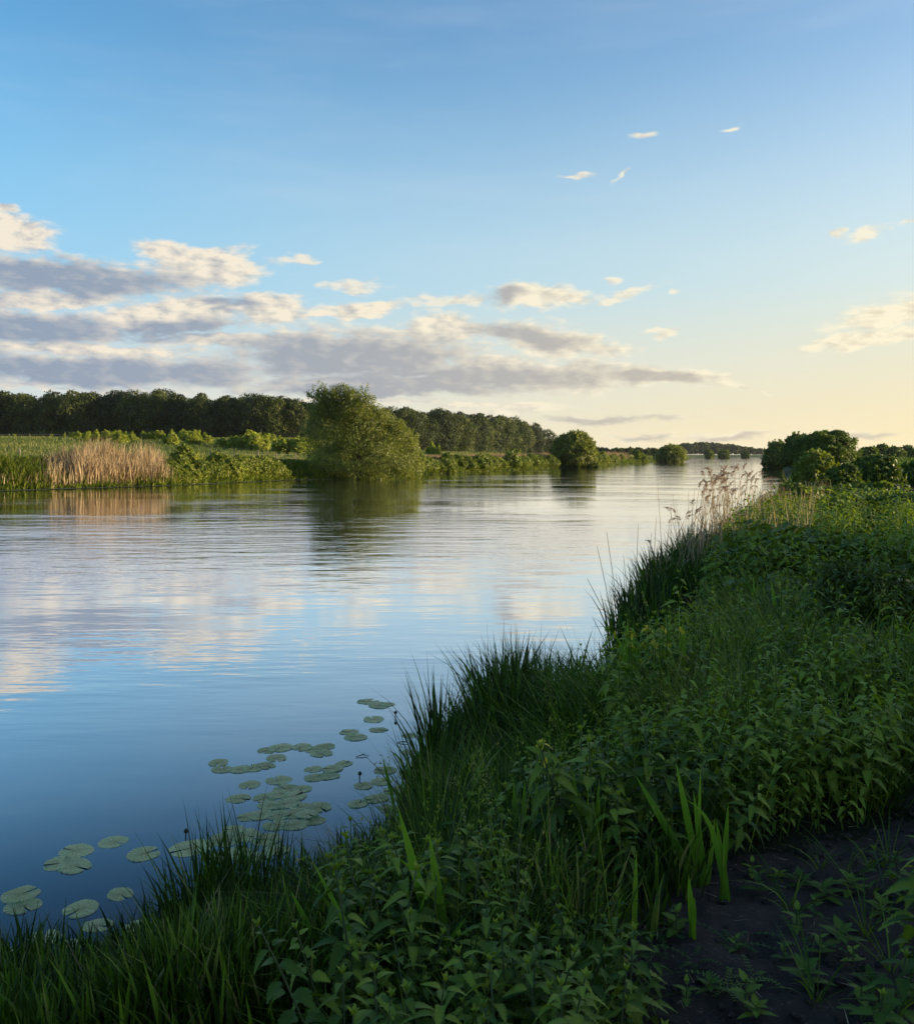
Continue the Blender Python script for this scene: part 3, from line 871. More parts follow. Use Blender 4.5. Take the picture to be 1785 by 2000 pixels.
            dup(protos[i % 4], (x, y, z - 0.1), r.uniform(0, 6), lab, (s * r.uniform(0.85, 1.3), s, s * r.uniform(0.8, 1.2)))
    # saplings in the meadow, in front of the wood
    protos = []
    tops = [(30, 849), (103, 851), (128, 848), (150, 846), (172, 846), (192, 844), (214, 842), (236, 842), (258, 846), (285, 845), (310, 838), (335, 842), (358, 838), (380, 842), (402, 846), (436, 852), (462, 848), (486, 842), (505, 840), (528, 848), (550, 850), (572, 852), (594, 852), (845, 870), (1005, 872)]
    for i, (px, ty) in enumerate(tops):
        d = 150 + 25 * r.random(); p = at_d(px, 888, d); z = ground_z(p[0], p[1]); h = max(1.5, at_d(px, ty - 7, d)[2] - z)
        lab = {0: 'lone sapling at the left edge before the dark wood', 23: 'low pale sapling just right of the big willow', 24: 'low pale sapling before the right end of the wood'}.get(i, 'pale green sapling in the loose row before the dark wood')
        if i < 3:
            L = [(r.uniform(-0.3, 0.3), r.uniform(-0.3, 0.3), 0.5 + k * 0.4, 0.5, 0.5, 0.5) for k in range(3)]
            ex = []
            for q in range(26):                      # upright shoots, each a loose spray of leaves
                a = r.uniform(0, 6.28); rd = 0.75 * math.sqrt(r.random()); b = np.array([math.cos(a) * rd * 0.5, math.sin(a) * rd * 0.5, 0.1])
                e = np.array([math.cos(a) * rd, math.sin(a) * rd, 3.2 * r.uniform(0.30, 1.0) * (1 - 0.55 * rd)])
                t = rng.random(230)[:, None] ** 0.8
                ex.append(leaf_quads(b + (e - b) * t + rng.normal(0, 0.17, (230, 3)) * (1.2 - t), np.array([math.cos(a), math.sin(a), 0.5]) + 0.55 * rng.normal(size=(230, 3)), 0.12, 1.9, 0.72 + 0.2 * rng.normal(size=230)))
            o = tree('sapling', lab, 'sapling', p[0], p[1], 3.2, 2.2, L, 900, 0.12, 'sapling', 'saplings in front of the wood', r0=0.05, aspect=1.7, lum=0.6, rag=0.35, extra=ex)
            o.scale = (h / 3.2,) * 3; protos.append(o)
        else:
            s = h / 3.2; dup(protos[i % 3], (p[0], p[1], z), r.uniform(0, 6), lab, (s * r.uniform(2.0, 3.0), s * 2.0, s * r.uniform(0.85, 1.15)))
    # post and wire fence along the top of the bank
    fn = thing('wire_fence', 'post and wire fence with weathered posts along the far meadow', 'fence', (0, 0, 0))
    pts = [(-60, 888, 73), (40, 885, 74), (120, 884, 76), (215, 884, 78), (312, 885, 80), (362, 885, 84), (412, 885, 88), (458, 885, 93), (505, 885, 99), (540, 885, 104), (578, 885, 110), (845, 887, 185), (900, 887, 200), (960, 887, 220)]
    prev = None; wires = []
    for (px, py, d) in pts:
        p = at_d(px, 888, d); z = ground_z(p[0], p[1]); hh = 1.25 + r.uniform(-0.1, 0.15)
        V, F, T = join([tube([(0, 0, -0.2), (0, 0, hh * 0.5), (r.uniform(-0.05, 0.05), 0, hh)], [0.075, 0.07, 0.06], 8), tube([(0, 0, hh - 0.01), (0, 0, hh + 0.03)], [0.06, 0.01], 8)])
        o = part('post', mesh('post', V, F, T), M['wood'], fn); o.location = (p[0], p[1], z)
        q = np.array([p[0], p[1], z])
        if prev is not None and np.linalg.norm(q - prev) < 60:
            for f in (0.45, 0.95): wires.append(tube([prev + (0, 0.07, f), (q + prev) / 2 + (0, 0.07, f - 0.03), q + (0, 0.07, f)], [0.008] * 3, 4))
        prev = q
    V, F, T = join(wires); part('wire', mesh('wire', V, F, T), M['wood'], fn)
    # rail fence far left
    fn = thing('rail_fence', 'pale wooden rail fence at the left edge before the wood', 'fence', (0, 0, 0))
    prev = None; rails = []
    for px in (-60, -20, 20, 60, 100, 140):
        p = at_d(px, 888, 190); z = ground_z(p[0], p[1])
        V, F, T = tube([(0, 0, -0.2), (0, 0, 1.2)], [0.09, 0.08], 6)
        o = part('post', mesh('post', V, F, T), M['wood'], fn); o.location = (p[0], p[1], z)
        q = np.array([p[0], p[1], z])
        if prev is not None:
            for f in (0.5, 1.0): rails.append(tube([prev + (0, -0.1, f), q + (0, -0.1, f)], [0.06, 0.06], 5))
        prev = q
    V, F, T = join(rails); part('rail', mesh('rail', V, F, T), M['wood'], fn)


far_bank()


def right_field():
    P = np.column_stack([rng.uniform(14, 150, 26000), rng.uniform(34, 330, 26000)])
    h, sd_, dm = land(P); P = P[(sd_ == 1) & (dm > 1.5)]
    d = np.hypot(*P.T)
    V, F, T = tufts(gnd(P), 4, 0.42 * np.clip(d / 70, 0.8, 1.6), 0.04 * np.clip(d / 50, 0.8, 4), 0.25, 0.4 + 0.2 * vnoise(P, 12, 5), (0.05, 0.4), (0, 0.5), 3)
    tag(obj('field_grass', mesh('field_grass', V, F, T), M['grass']), 'rough grass of the field behind the near bank bushes', 'grass', kind='stuff')
    # heap of cut brushwood by the path
    p = at_d(1752, 935, 33); x, y = p[0], p[1]
    o = thing('brushwood_heap', 'heap of dark brown cut brushwood at the right edge beside the shrub', 'brushwood', (x, y, ground_z(x, y)))
    r = random.Random(6); S = []
    for i in range(260):
        a = r.uniform(0, 6.28); c = np.array([r.gauss(0, 0.55), r.gauss(0, 0.45), 0]); c[2] = max(0.03, 0.62 * math.exp(-(c[0] ** 2 + c[1] ** 2) / 0.6) * r.random())
        v = np.array([math.cos(a), math.sin(a), r.uniform(-0.15, 0.35)]) * r.uniform(0.3, 0.75)
        S.append(tube([c - v, c + np.array([0, 0, 0.04]), c + v], [0.014, 0.011, 0.004], 4))
    V, F, T = join(S); V[:, 2] = np.maximum(V[:, 2], 0.0); part('sticks', mesh('sticks', V, F, T), M['bark'], o)


right_field()
# ------------------------------------------------------------------ the near bank
PATH = np.array([(1.5, 0.3), (1.56, 2.0), (1.58, 3.2), (2.3, 4.3), (2.95, 5.3), (4.0, 6.8), (5.6, 10.0), (9.6, 18.0), (21.5, 42.0), (60, 125)])


def path_dist(P): return seg_dist(P, PATH)


def path_half(P): return np.interp(P[:, 1], [0, 2.5, 3.3, 3.8, 4.1, 4.5, 5.2, 6.8, 12, 40], [0.95, 0.95, 0.98, 0.52, 0.14, 0.06, 0.05, 0.05, 0.1, 0.9])


def scatter(n, x0, x1, y0, y1):
    return np.column_stack([rng.uniform(x0, x1, n), rng.uniform(y0, y1, n)])


def wedge(n, d0, d1, p=1.0, a0=-40, a1=38):
    """points in the fan of ground before the camera, denser close by"""
    d = d0 * (d1 / d0) ** (rng.random(n) ** p); a = np.radians(rng.uniform(a0, a1, n))
    return np.column_stack([np.sin(a) * d, np.cos(a) * d])


def inland(P):
    """signed distance from the near shore, positive on land"""
    h, s, d = land(P)
    return np.where(s == 1, seg_dist(P, RIGHT), np.where(s == 0, -seg_dist(P, RIGHT), -99))


def inpoly(P, z, poly):
    px, py = project(np.column_stack([P, np.broadcast_to(z, (len(P),))]))
    return inside(np.column_stack([px, py]), np.array(poly, float))


def soil():
    """bare trodden soil of the towpath, a rough sheet just above the ground"""
    xs = np.arange(0.1, 4.6, 0.022); ys = np.arange(1.4, 7.6, 0.022)
    X, Y = np.meshgrid(xs, ys); P = np.column_stack([X.ravel(), Y.ravel()])
    e = path_dist(P) - path_half(P) - 0.10 * vnoise(P, 0.35, 2) - 0.05 * vnoise(P, 0.12, 5)
    z = land(P)[0] + 0.02 * (1 - smooth(-0.2, 0.1, e)) + 0.020 * vnoise(P, 0.17, 31) + 0.013 * vnoise(P, 0.07, 32) + 0.006 * vnoise(P, 0.027, 33) - 0.05 * smooth(0.02, 0.3, e) + 0.004
    nx, ny = len(xs), len(ys)
    i = np.arange(ny - 1)[:, None] * nx; j = np.arange(nx - 1)[None]
    F = np.stack([i + j, i + j + 1, i + nx + j + 1, i + nx + j], -1).reshape(-1, 4)
    F = F[(e[F] < 0.35).all(1)]
    m, t, out = mat('bare_soil')
    ge = t.new('ShaderNodeNewGeometry')
    n1 = t.noise(ge.outputs['Position'], 38, 6, 0.7); n2 = t.noise(ge.outputs['Position'], 6, 6, 0.7)
    c = t.mix(n2.outputs[0], (0.024, 0.017, 0.014, 1), (0.105, 0.076, 0.060, 1))
    c = t.mix(t.rng(n1.outputs[0], 0.58, 0.72), c, (0.20, 0.155, 0.12, 1))
    b = t.new('ShaderNodeBump'); b.inputs['Strength'].default_value = 1.0; b.inputs['Distance'].default_value = 0.05; t.put(b.inputs['Height'], n1.outputs[0])
    p = pbr(t, c, 0.9, 0.25, b.outputs[0]); t.l.new(p.outputs[0], out.inputs[0])
    tag(obj('soil_path', mesh('soil_path', np.column_stack([P, z]), F, None, True), m), kind='structure')
    # crumbs of earth and bits of dead stalk lying on it
    n = 6500
    Q = scatter(n, 0.3, 3.6, 2.0, 6.2); Q = Q[path_dist(Q) < path_half(Q) + 0.05]
    oct_ = np.array([(1, 0, 0), (0, 1, 0), (-1, 0, 0), (0, -1, 0), (0, 0, 0.8), (0, 0, -0.6)], float)
    Fo = np.array([(0, 1, 4), (1, 2, 4), (2, 3, 4), (3, 0, 4), (1, 0, 5), (2, 1, 5), (3, 2, 5), (0, 3, 5)])
    g = gnd(Q); g[:, 2] += 0.026
    V, F, T = inst((oct_, [Fo], np.full(6, 0.5)), g, rng.uniform(0, 6, len(Q)), 0.003 + 0.022 * rng.random(len(Q)) ** 3)
    V = V + rng.normal(0, 0.0015, V.shape)
    tag(obj('soil_crumbs', mesh('soil_crumbs', V, F, T), m), 'loose crumbs of dark earth on the bare path', 'soil', kind='stuff')
    n = 1100
    Q = scatter(n, 0.3, 3.6, 2.0, 6.2); Q = Q[path_dist(Q) < path_half(Q) + 0.15]; g = gnd(Q); g[:, 2] += 0.03
    V, F, T = blades(g, rng.uniform(0.004, 0.018, len(Q)), 0.0035, rng.uniform(0, 6.28, len(Q)), 4.0, 0.0, rng.uniform(0, 1, len(Q)), 2)
    V[:, 2] = np.minimum(V[:, 2], np.repeat(g[:, 2], 5) + 0.012)
    tag(obj('dead_stalks', mesh('dead_stalks', V, F, T), M['tan']), 'bits of dead stalk lying on the bare soil', 'litter', kind='stuff')


TALL = [(770, 1710), (800, 1560), (870, 1470), (1180, 1380), (1240, 1470), (1130, 1580), (920, 1690)]
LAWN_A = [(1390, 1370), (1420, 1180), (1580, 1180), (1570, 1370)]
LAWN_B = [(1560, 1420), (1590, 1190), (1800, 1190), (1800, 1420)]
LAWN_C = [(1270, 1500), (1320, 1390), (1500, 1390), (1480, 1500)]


def near_grass():
    out = []
    # 1 waterside sedge, whole near shore: dense clumps of upright blades
    C = []
    for d0, d1, n in ((2.0, 5.5, 3000), (5.5, 12, 3000), (12, 30, 5200), (30, 75, 5000)):
        P = wedge(n * 5, d0, d1); s = inland(P)
        ok = (s > -0.16) & (s < np.where(P[:, 1] > 11, 1.5, np.where(P[:, 1] < 4.6, 1.9, 0.62))) & (rng.random(len(P)) < 0.25 + 0.9 * (vnoise(P, 0.55, 21) + 0.35))
        C.append(P[ok][:n])
    P = np.concatenate(C); s = inland(P)
    near = P[:, 1] < 9
    g0 = gnd(P); sx, sy = project(np.column_stack([P, np.zeros(len(P))]))
    top = np.interp(sx, [-400, 0, 250, 330, 400, 480, 590, 660, 800, 850, 900, 960, 1040, 1190, 1260, 1330, 1450], [0.22, 0.26, 0.26, 0.36, 0.50, 0.56, 0.46, 0.38, 0.42, 0.95, 0.50, 0.82, 0.86, 0.60, 0.86, 0.88, 0.88])
    H = np.maximum(np.where(P[:, 1] < 4.6, 0.27, 0.16), (top - g0[:, 2]) / 1.22) * (1 + 0.34 * vnoise(P, 0.38, 22))
    g = gnd(P); g[:, 2] = np.maximum(g[:, 2], -0.05)
    W = np.clip(0.0125 * np.hypot(*P.T) / 5, 0.0135, 0.035)
    V, F, T = tufts(g, 7, H, W, 0.045, 0.46 + 0.18 * vnoise(P, 0.35, 23), (0.02, 0.20), (-0.02, 0.40), 5, 0.36)
    tag(obj('waterside_sedge', mesh('waterside_sedge', V, F, T), M['sedge']), 'dense dark sedge blades lining the near water edge', 'sedge', kind='stuff')
    # 2 grass through all the rest of the bank
    P = np.concatenate([wedge(9000, 2.0, 7), wedge(9000, 7, 16), wedge(12000, 16, 70, 1.0, -20, 40)]); s = inland(P)
    pd = path_dist(P) - path_half(P)
    tall = inpoly(P, 0.4, TALL)
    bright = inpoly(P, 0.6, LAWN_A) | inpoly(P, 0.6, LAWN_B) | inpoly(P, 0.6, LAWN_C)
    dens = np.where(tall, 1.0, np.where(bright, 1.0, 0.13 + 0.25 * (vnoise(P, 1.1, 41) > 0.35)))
    left = inpoly(P, 0.4, [(-900, 3000), (-900, 1650), (600, 1660), (700, 1800), (610, 3000)])
    ok = ~left & (s > 0.35) & (pd > np.where(P[:, 1] < 4.2, 0.28, 0.05)) & (rng.random(len(P)) < dens)
    P, tall, bright = P[ok], tall[ok], bright[ok]
    d = np.hypot(*P.T)
    H = np.where(tall, 0.50, np.where(bright, 0.42, 0.36)) * (1 + 0.25 * vnoise(P, 0.6, 42)) * np.where(d > 14, 1.3, 1)
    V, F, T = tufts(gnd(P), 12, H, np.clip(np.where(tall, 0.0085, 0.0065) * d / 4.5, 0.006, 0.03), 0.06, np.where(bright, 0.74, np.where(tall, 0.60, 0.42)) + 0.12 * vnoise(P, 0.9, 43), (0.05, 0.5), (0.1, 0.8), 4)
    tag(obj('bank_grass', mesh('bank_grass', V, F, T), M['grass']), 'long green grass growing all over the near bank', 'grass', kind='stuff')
    # 3 dry pale stalks among the green
    P = np.concatenate([wedge(130, 2.6, 9), wedge(700, 9, 30, 1, -5, 36)]); s = inland(P)
    ok = (s > 0.1) & (s < 3.5) & (path_dist(P) > path_half(P)); P = P[ok]
    V, F, T = tufts(gnd(P), 2, 0.45, np.clip(0.003 * np.hypot(*P.T) / 4, 0.004, 0.02), 0.08, 0.3, (0.1, 0.9), (0.1, 0.7), 4)
    tag(obj('dry_stalks', mesh('dry_stalks', V, F, T), M['tan']), 'thin dry stalks leaning among the green bank plants', 'dry grass', kind='stuff')
    # grass ride of the towpath further on
    P = wedge(9000, 14, 60, 1, 18, 34); ok = path_dist(P) < path_half(P) + 0.3; P = P[ok]
    V, F, T = tufts(gnd(P), 6, 0.10, 0.02, 0.08, 0.6, (0.1, 0.6), (0, 0.5), 3)
    tag(obj('path_grass', mesh('path_grass', V, F, T), M['grass']), 'short mown grass of the path beyond the nettles', 'grass', kind='stuff')


def nettles():
    protos = []
    specs = [(0.50, 10, 0.078, 8), (0.42, 9, 0.070, 8), (0.58, 11, 0.074, 8), (0.32, 8, 0.068, 8), (0.46, 9, 0.086, 8), (0.23, 6, 0.064, 7)]
    hi = [nettle(*sp, 500 + i) for i, sp in enumerate(specs)]
    lo = [nettle(h, p, L, 0, 600 + i) for i, (h, p, L, q) in enumerate(specs)]
    # where nettles stand
    P = np.concatenate([wedge(5200, 2.05, 4.5, 0.9, -12, 36), wedge(5200, 4.5, 9, 1, -2, 36), wedge(5200, 9, 22, 1, 4, 36)])
    s = inland(P); pd = path_dist(P) - path_half(P)
    z = land(P)[0]
    tallg = inpoly(P, 0.4, TALL)
    bright = inpoly(P, 0.6, LAWN_A) | inpoly(P, 0.6, LAWN_B) | inpoly(P, 0.6, LAWN_C)
    left = inpoly(P, z, [(-900, 3000), (-900, 1650), (600, 1660), (700, 1800), (610, 3000)])
    ok = ~left & (s > 0.75) & (pd > 0.10 + 0.1 * vnoise(P, 0.3, 6)) & (rng.random(len(P)) < np.where(tallg, 0.07, np.where(bright, 0.05, 0.95))) & (vnoise(P, 0.7, 61) > -0.62)
    P = P[ok]
    extra = np.array([at(px_, py_, 0.66)[:2] for px_, py_ in [(1760, 1712), (1790, 1735), (1735, 1745), (1775, 1765), (1775, 1905), (1752, 1985), (1795, 1940), (1720, 2010), (1265, 1905), (1290, 1960)]])
    P = np.concatenate([P[~(np.hypot(*(P[:, None] - extra[None]).transpose(2, 0, 1)).min(1) < 0.05)], extra])
    room = np.array([at(px_, py_, 0.6)[:2] for px_, py_ in [(1068, 1730), (1064, 1790), (1060, 1850), (1372, 1742), (1228, 1850), (1416, 1772)]])
    P = P[np.hypot(*(P[:, None] - room[None]).transpose(2, 0, 1)).min(1) > 0.10]
    # keep them a hand apart
    d = np.hypot(*P.T); order = np.argsort(d); kept = []; cell = {}
    for i in order:
        q = P[i]; sp = 0.052 + 0.0045 * d[i]; c = (int(q[0] / 0.25), int(q[1] / 0.25)); good = True
        for a in (-1, 0, 1):
            for b in (-1, 0, 1):
                for w in cell.get((c[0] + a, c[1] + b), ()):
                    if (q[0] - w[0]) ** 2 + (q[1] - w[1]) ** 2 < sp * sp: good = False
        if good: cell.setdefault(c, []).append(q); kept.append(i)
    P = P[kept]; g = gnd(P); d = np.hypot(*P.T)
    px, py = project(g + np.array([0, 0, 0.3]))
    inview = (px > -60) & (px < 1845) & (py < 2080)
    # nearest 280 in view are plants of their own, the rest is one mass
    idx = np.where(inview)[0][:280]; rest = np.setdiff1d(np.arange(len(P)), idx)
    made = [None] * len(specs); r = random.Random(77)
    pdi = path_dist(P) - path_half(P)
    hum = 1.0 + 0.36 * vnoise(P, 0.62, 66) + 0.12 * vnoise(P, 0.25, 67)
    for c, i in enumerate(idx):
        x, y, z = g[i]
        nearp = pdi[i] < 0.30
        v = r.choice([3, 5, 5, 1]) if (nearp and y < 3.6) else r.choice([0, 1, 2, 4, 0, 4, 3])
        lab = ('stinging nettle at the edge of the bare soil path' if nearp else
               'stinging nettle in the dense patch left of the soil path, close to the viewer' if y < 4.2 and x < 1.9 else
               'stinging nettle in the thick stand behind the bare soil' if y < 6 else 'stinging nettle in the middle of the overgrown bank')
        sc = r.uniform(0.75, 1.15) * hum[i]; tl = (r.uniform(-0.3, 0.3), r.uniform(-0.3, 0.3)); rz = r.uniform(0, 6.28)
        if made[v] is None:
            o = thing('nettle', lab, 'nettle', (x, y, z - 0.01), rz, 'nettles on the near bank', sc)
            (V, F, T), (V2, F2, T2) = hi[v]
            part('stem', mesh('stem', V, F, T, True), M['stem'], o); part('foliage', mesh('foliage', V2, F2, T2), M['nettle'], o)
            made[v] = o
        else:
            dup(made[v], (x, y, z - 0.01), rz, lab, sc, tl)
    L = []
    vv = rng.integers(0, len(specs), len(rest))
    for v in range(len(specs)):
        k = rest[vv == v]
        if not len(k): continue
        for src in (lo[v] if False else (lo[v][0], lo[v][1])):
            L.append(inst(src, g[k], rng.uniform(0, 6.28, len(k)), rng.uniform(0.8, 1.2, len(k)) * np.clip(d[k] / 9, 1, 1.5) * hum[k], rng.normal(0, 0.1, (len(k), 2)), 0.14 * vnoise(P[k], 1.0, 9)))
    V, F, T = join(L)
    tag(obj('nettle_patch', mesh('nettle_patch', V, F, T), M['nettle']), 'mass of stinging nettles further along the near bank', 'nettles', kind='stuff')


def broad_leaf(rad, seed, n=14):
    """a round, shallow-cupped leaf with a wavy rim, stalk side notched"""
    r = random.Random(seed); a = np.linspace(0.35, 2 * np.pi - 0.35, n)
    V = [(0, 0, 0)]
    for ring, q in enumerate((0.5, 1.0)):
        for x in a:
            rr = rad * q * (1 + 0.07 * math.sin(3 * x + seed) + r.uniform(-0.03, 0.03))
            V.append((math.cos(x) * rr, math.sin(x) * rr, 0.10 * rad * q * q + 0.05 * rad * math.sin(5 * x + seed) * q + r.uniform(-0.02, 0.02) * rad))
    F3 = [(0, 1 + i, 2 + i) for i in range(n - 1)]; F4 = [(1 + i, 1 + n + i, 2 + n + i, 2 + i) for i in range(n - 1)]
    return np.array(V), [np.array(F3), np.array(F4)], np.full(len(V), 0.5)


def broad_leaves():
    # butterbur: big round leaves on stalks, dark hollow by the tall reeds, and a pale leafy drift further along
    protos = []; r = random.Random(4)
    spots = [(x_, y_, s_ * 0.68) for x_, y_, s_ in [(1478, 1165, 0.7), (1510, 1150, 0.8), (1545, 1165, 0.9), (1575, 1150, 0.8), (1600, 1140, 0.75), (1492, 1130, 0.75), (1535, 1130, 0.7), (1570, 1180, 0.8), (1615, 1165, 0.7), (1300, 1390, 0.45)]]
    for i, (px, py, s) in enumerate(spots):
        p = at(px, py + 40, 0.75); x, y = p[0], p[1]; z = ground_z(x, y)
        lab = 'round leaved dark butterbur plant in the hollow beside the tall reeds' if i < 9 else 'single pale round leaf plant among nettles below the yellow irises'
        if i < 2:
            o = thing('butterbur', lab, 'plant', (x, y, z), r.uniform(0, 6), 'butterbur in the hollow')
            o.scale = (s,) * 3
            for k in range(7):
                a = k * 2.399; rr = 0.12 + 0.10 * (k % 3); h = 0.30 + 0.07 * (k % 4)
                V, F, T = turn(broad_leaf(0.20 + 0.03 * (k % 3), k + 10 * i), a + 3.14, 0.25 + 0.1 * (k % 2), 0.1, (math.cos(a) * rr, math.sin(a) * rr, h), 0.1 * (k % 3) - 0.35)
                part('leaf', mesh('leaf', V, F, T, True), M['nettle'], o)
                V, F, T = tube([(math.cos(a) * 0.02, math.sin(a) * 0.02, 0), (math.cos(a) * rr * 0.6, math.sin(a) * rr * 0.6, h * 0.6), (math.cos(a) * rr, math.sin(a) * rr, h)], [0.008, 0.007, 0.005], 5)
                part('stalk', mesh('stalk', V, F, T, True), M['stem'], o)
            protos.append(o)
        else:
            dup(protos[i % 2], (x, y, z), r.uniform(0, 6), lab, s)
    # the leafy drift: broad herb leaves in uneven heaps, right middle distance
    P = np.concatenate([wedge(5200, 10, 22, 1, 14, 31), wedge(6000, 22, 58, 1, 14, 32)])
    s = inland(P); pd = path_dist(P) - path_half(P)
    ok = (s > 1.2) & (pd > 0.15) & (vnoise(P, 1.7, 91) > -0.35); P = P[ok]
    d = np.hypot(*P.T); n = len(P); k = 7
    base = gnd(P); top = 0.42 + 0.34 * vnoise(P, 2.0, 92) + 0.16 * vnoise(P, 0.7, 93)
    i = np.repeat(np.arange(n), k)
    C = base[i] + np.column_stack([rng.normal(0, 0.16, (n * k, 2)), np.zeros(n * k)]); C[:, 2] += top[i] * rng.uniform(0.35, 1.1, n * k)
    V, F, T = leaf_quads(C, np.column_stack([rng.normal(0, 0.55, (n * k, 2)), np.ones(n * k)]), np.clip(0.075 + 0.0016 * d[i], 0.07, 0.15), 1.35, 0.45 + 0.2 * rng.normal(size=n * k) + 0.15 * vnoise(P, 2.2, 94)[i], 0.35)
    tag(obj('leafy_herbs', mesh('leafy_herbs', V, F, T), M['bush']), 'drift of broad leaved herbs along the near bank towards the bushes', 'vegetation', kind='stuff')
    mounds = [(1575, 1000, 60, 26, .75), (1640, 1025, 70, 21, .7), (1715, 1040, 80, 18, .65), (1760, 1000, 70, 24, .7), (1600, 1075, 60, 15.5, .55), (1672, 1090, 70, 14.5, .6), (1750, 1100, 80, 13.5, .55), (1535, 1040, 46, 20, .6), (1700, 985, 60, 29, .8), (1548, 990, 40, 33, .8)]
    for i, (px, py, w, dd, hh) in enumerate(mounds):
        p = at_d(px, py, dd); gz = ground_z(p[0], p[1]); w_ = w / F_PX * dd * 1.25
        L = [(0, 0, hh * 0.45, w_ * 0.42, w_ * 0.42, hh * 0.5)] + [(math.cos(a * 1.05) * w_ * 0.32, math.sin(a * 1.05) * w_ * 0.32, hh * r.uniform(0.3, 0.75), w_ * 0.24, w_ * 0.24, hh * 0.32) for a in range(6)]
        o = thing('herb_clump', 'mound of broad light leaves in the weedy growth before the near bank bushes', 'plant', (p[0], p[1], gz), r.uniform(0, 6), 'leafy mounds on the near bank')
        V, F, T = crown(L, 2600, 0.062 + 0.0012 * dd, 1.35, 0.6, 0.7, 0.6, lum=r.uniform(0.45, 0.7), rag=0.3); part('foliage', mesh('foliage', V, F, T), M['bush'], o)
        V, F, T = join([tube([(0, 0, 0), (math.cos(a) * w_ * 0.15, math.sin(a) * w_ * 0.15, hh * 0.4), (math.cos(a) * w_ * 0.3, math.sin(a) * w_ * 0.3, hh * 0.8)], [0.012, 0.009, 0.005], 5) for a in np.arange(0, 6.2, 1.2)]); part('stems', mesh('stems', V, F, T), M['stem'], o)
    # one dark fine-leaved bush
    p = at(1712, 1235, 0.8); x, y = p[0], p[1]
    L = [(0, 0, 0.38, 0.40, 0.40, 0.36)] + [(math.cos(a) * 0.32, math.sin(a) * 0.32, 0.36 + 0.12 * math.sin(a * 3), 0.26, 0.26, 0.26) for a in np.arange(0, 6.2, 0.9)]
    o = thing('feathery_bush', 'dark round feathery bush at the right edge above the bright grass', 'bush', (x, y, ground_z(x, y)), 0)
    V, F, T = crown(L, 9000, 0.022, 3.0, 0.45, 0.4, lum=0.25, rag=0.3); part('foliage', mesh('foliage', V, F, T), M['bush'], o)
    V, F, T = join([tube([(0, 0, 0), (math.cos(a) * 0.1, math.sin(a) * 0.1, 0.25), (math.cos(a) * 0.3, math.sin(a) * 0.3, 0.55)], [0.012, 0.009, 0.004], 5) for a in np.arange(0, 6.2, 0.8)])
    part('stems', mesh('stems', V, F, T), M['bark'], o)


def sword(h, w, lean, seed, curl=0.0):
    """an iris leaf: stiff, folded down the middle, pointed; leans along +x"""
    n = 9; r = random.Random(seed); V = []; T = []
    for i in range(n + 1):
        t = i / n
        ww = w * 0.5 * min(1, 0.75 + 0.8 * t) * (1 if t < 0.55 else max(0.0, 1 - ((t - 0.55) / 0.45) ** 1.6))
        x = h * (lean * t + curl * max(0, t - 0.55) ** 2 * 4); z = h * t * (1 - 0.12 * lean * t) - (h * 1.5 * curl * max(0, t - 0.7) ** 2 * 3 if curl else 0)
        V += [(x - ww, 0, z + ww * lean), (x, ww * 0.3, z), (x + ww, 0, z - ww * lean)]; b = 0.35 + 0.35 * t; T += [b, b - 0.12, b]
    F = []
    for i in range(n):
        a = 3 * i; F += [(a, a + 1, a + 4, a + 3), (a + 1, a + 2, a + 5, a + 4)]
    return np.array(V), [np.array(F)], np.array(T)


def petal(L, W, up, out, droop):
    n = 6; V = []; F = []
    for i in range(n + 1):
        t = i / n; w = W * 0.5 * math.sin(math.pi * min(1, 0.12 + 0.8 * t)) ** 0.8
        x = out * L * t; z = up * L * t - droop * L * t * t
        V += [(x, -w, z - 0.15 * w), (x, 0, z + 0.10 * w), (x, w, z - 0.15 * w)]
    for i in range(n):
        a = 3 * i; F += [(a, a + 1, a + 4, a + 3), (a + 1, a + 2, a + 5, a + 4)]
    return np.array(V), [np.array(F)], np.linspace(0.2, 0.8, len(V))


def iris_flower(s=1.0):
    P = []
    for k in range(3): P.append(turn(petal(0.062 * s, 0.040 * s, 0.55, 0.95, 1.15), k * 2.094))
    for k in range(3): P.append(turn(petal(0.034 * s, 0.012 * s, 1.0, 0.25, 0.1), k * 2.094 + 1.047, dt=0.1))
    for k in range(3): P.append(turn(petal(0.036 * s, 0.016 * s, 0.75, 0.75, 0.35), k * 2.094, off=(0, 0, 0.004), dt=0.15))
    return join(P)


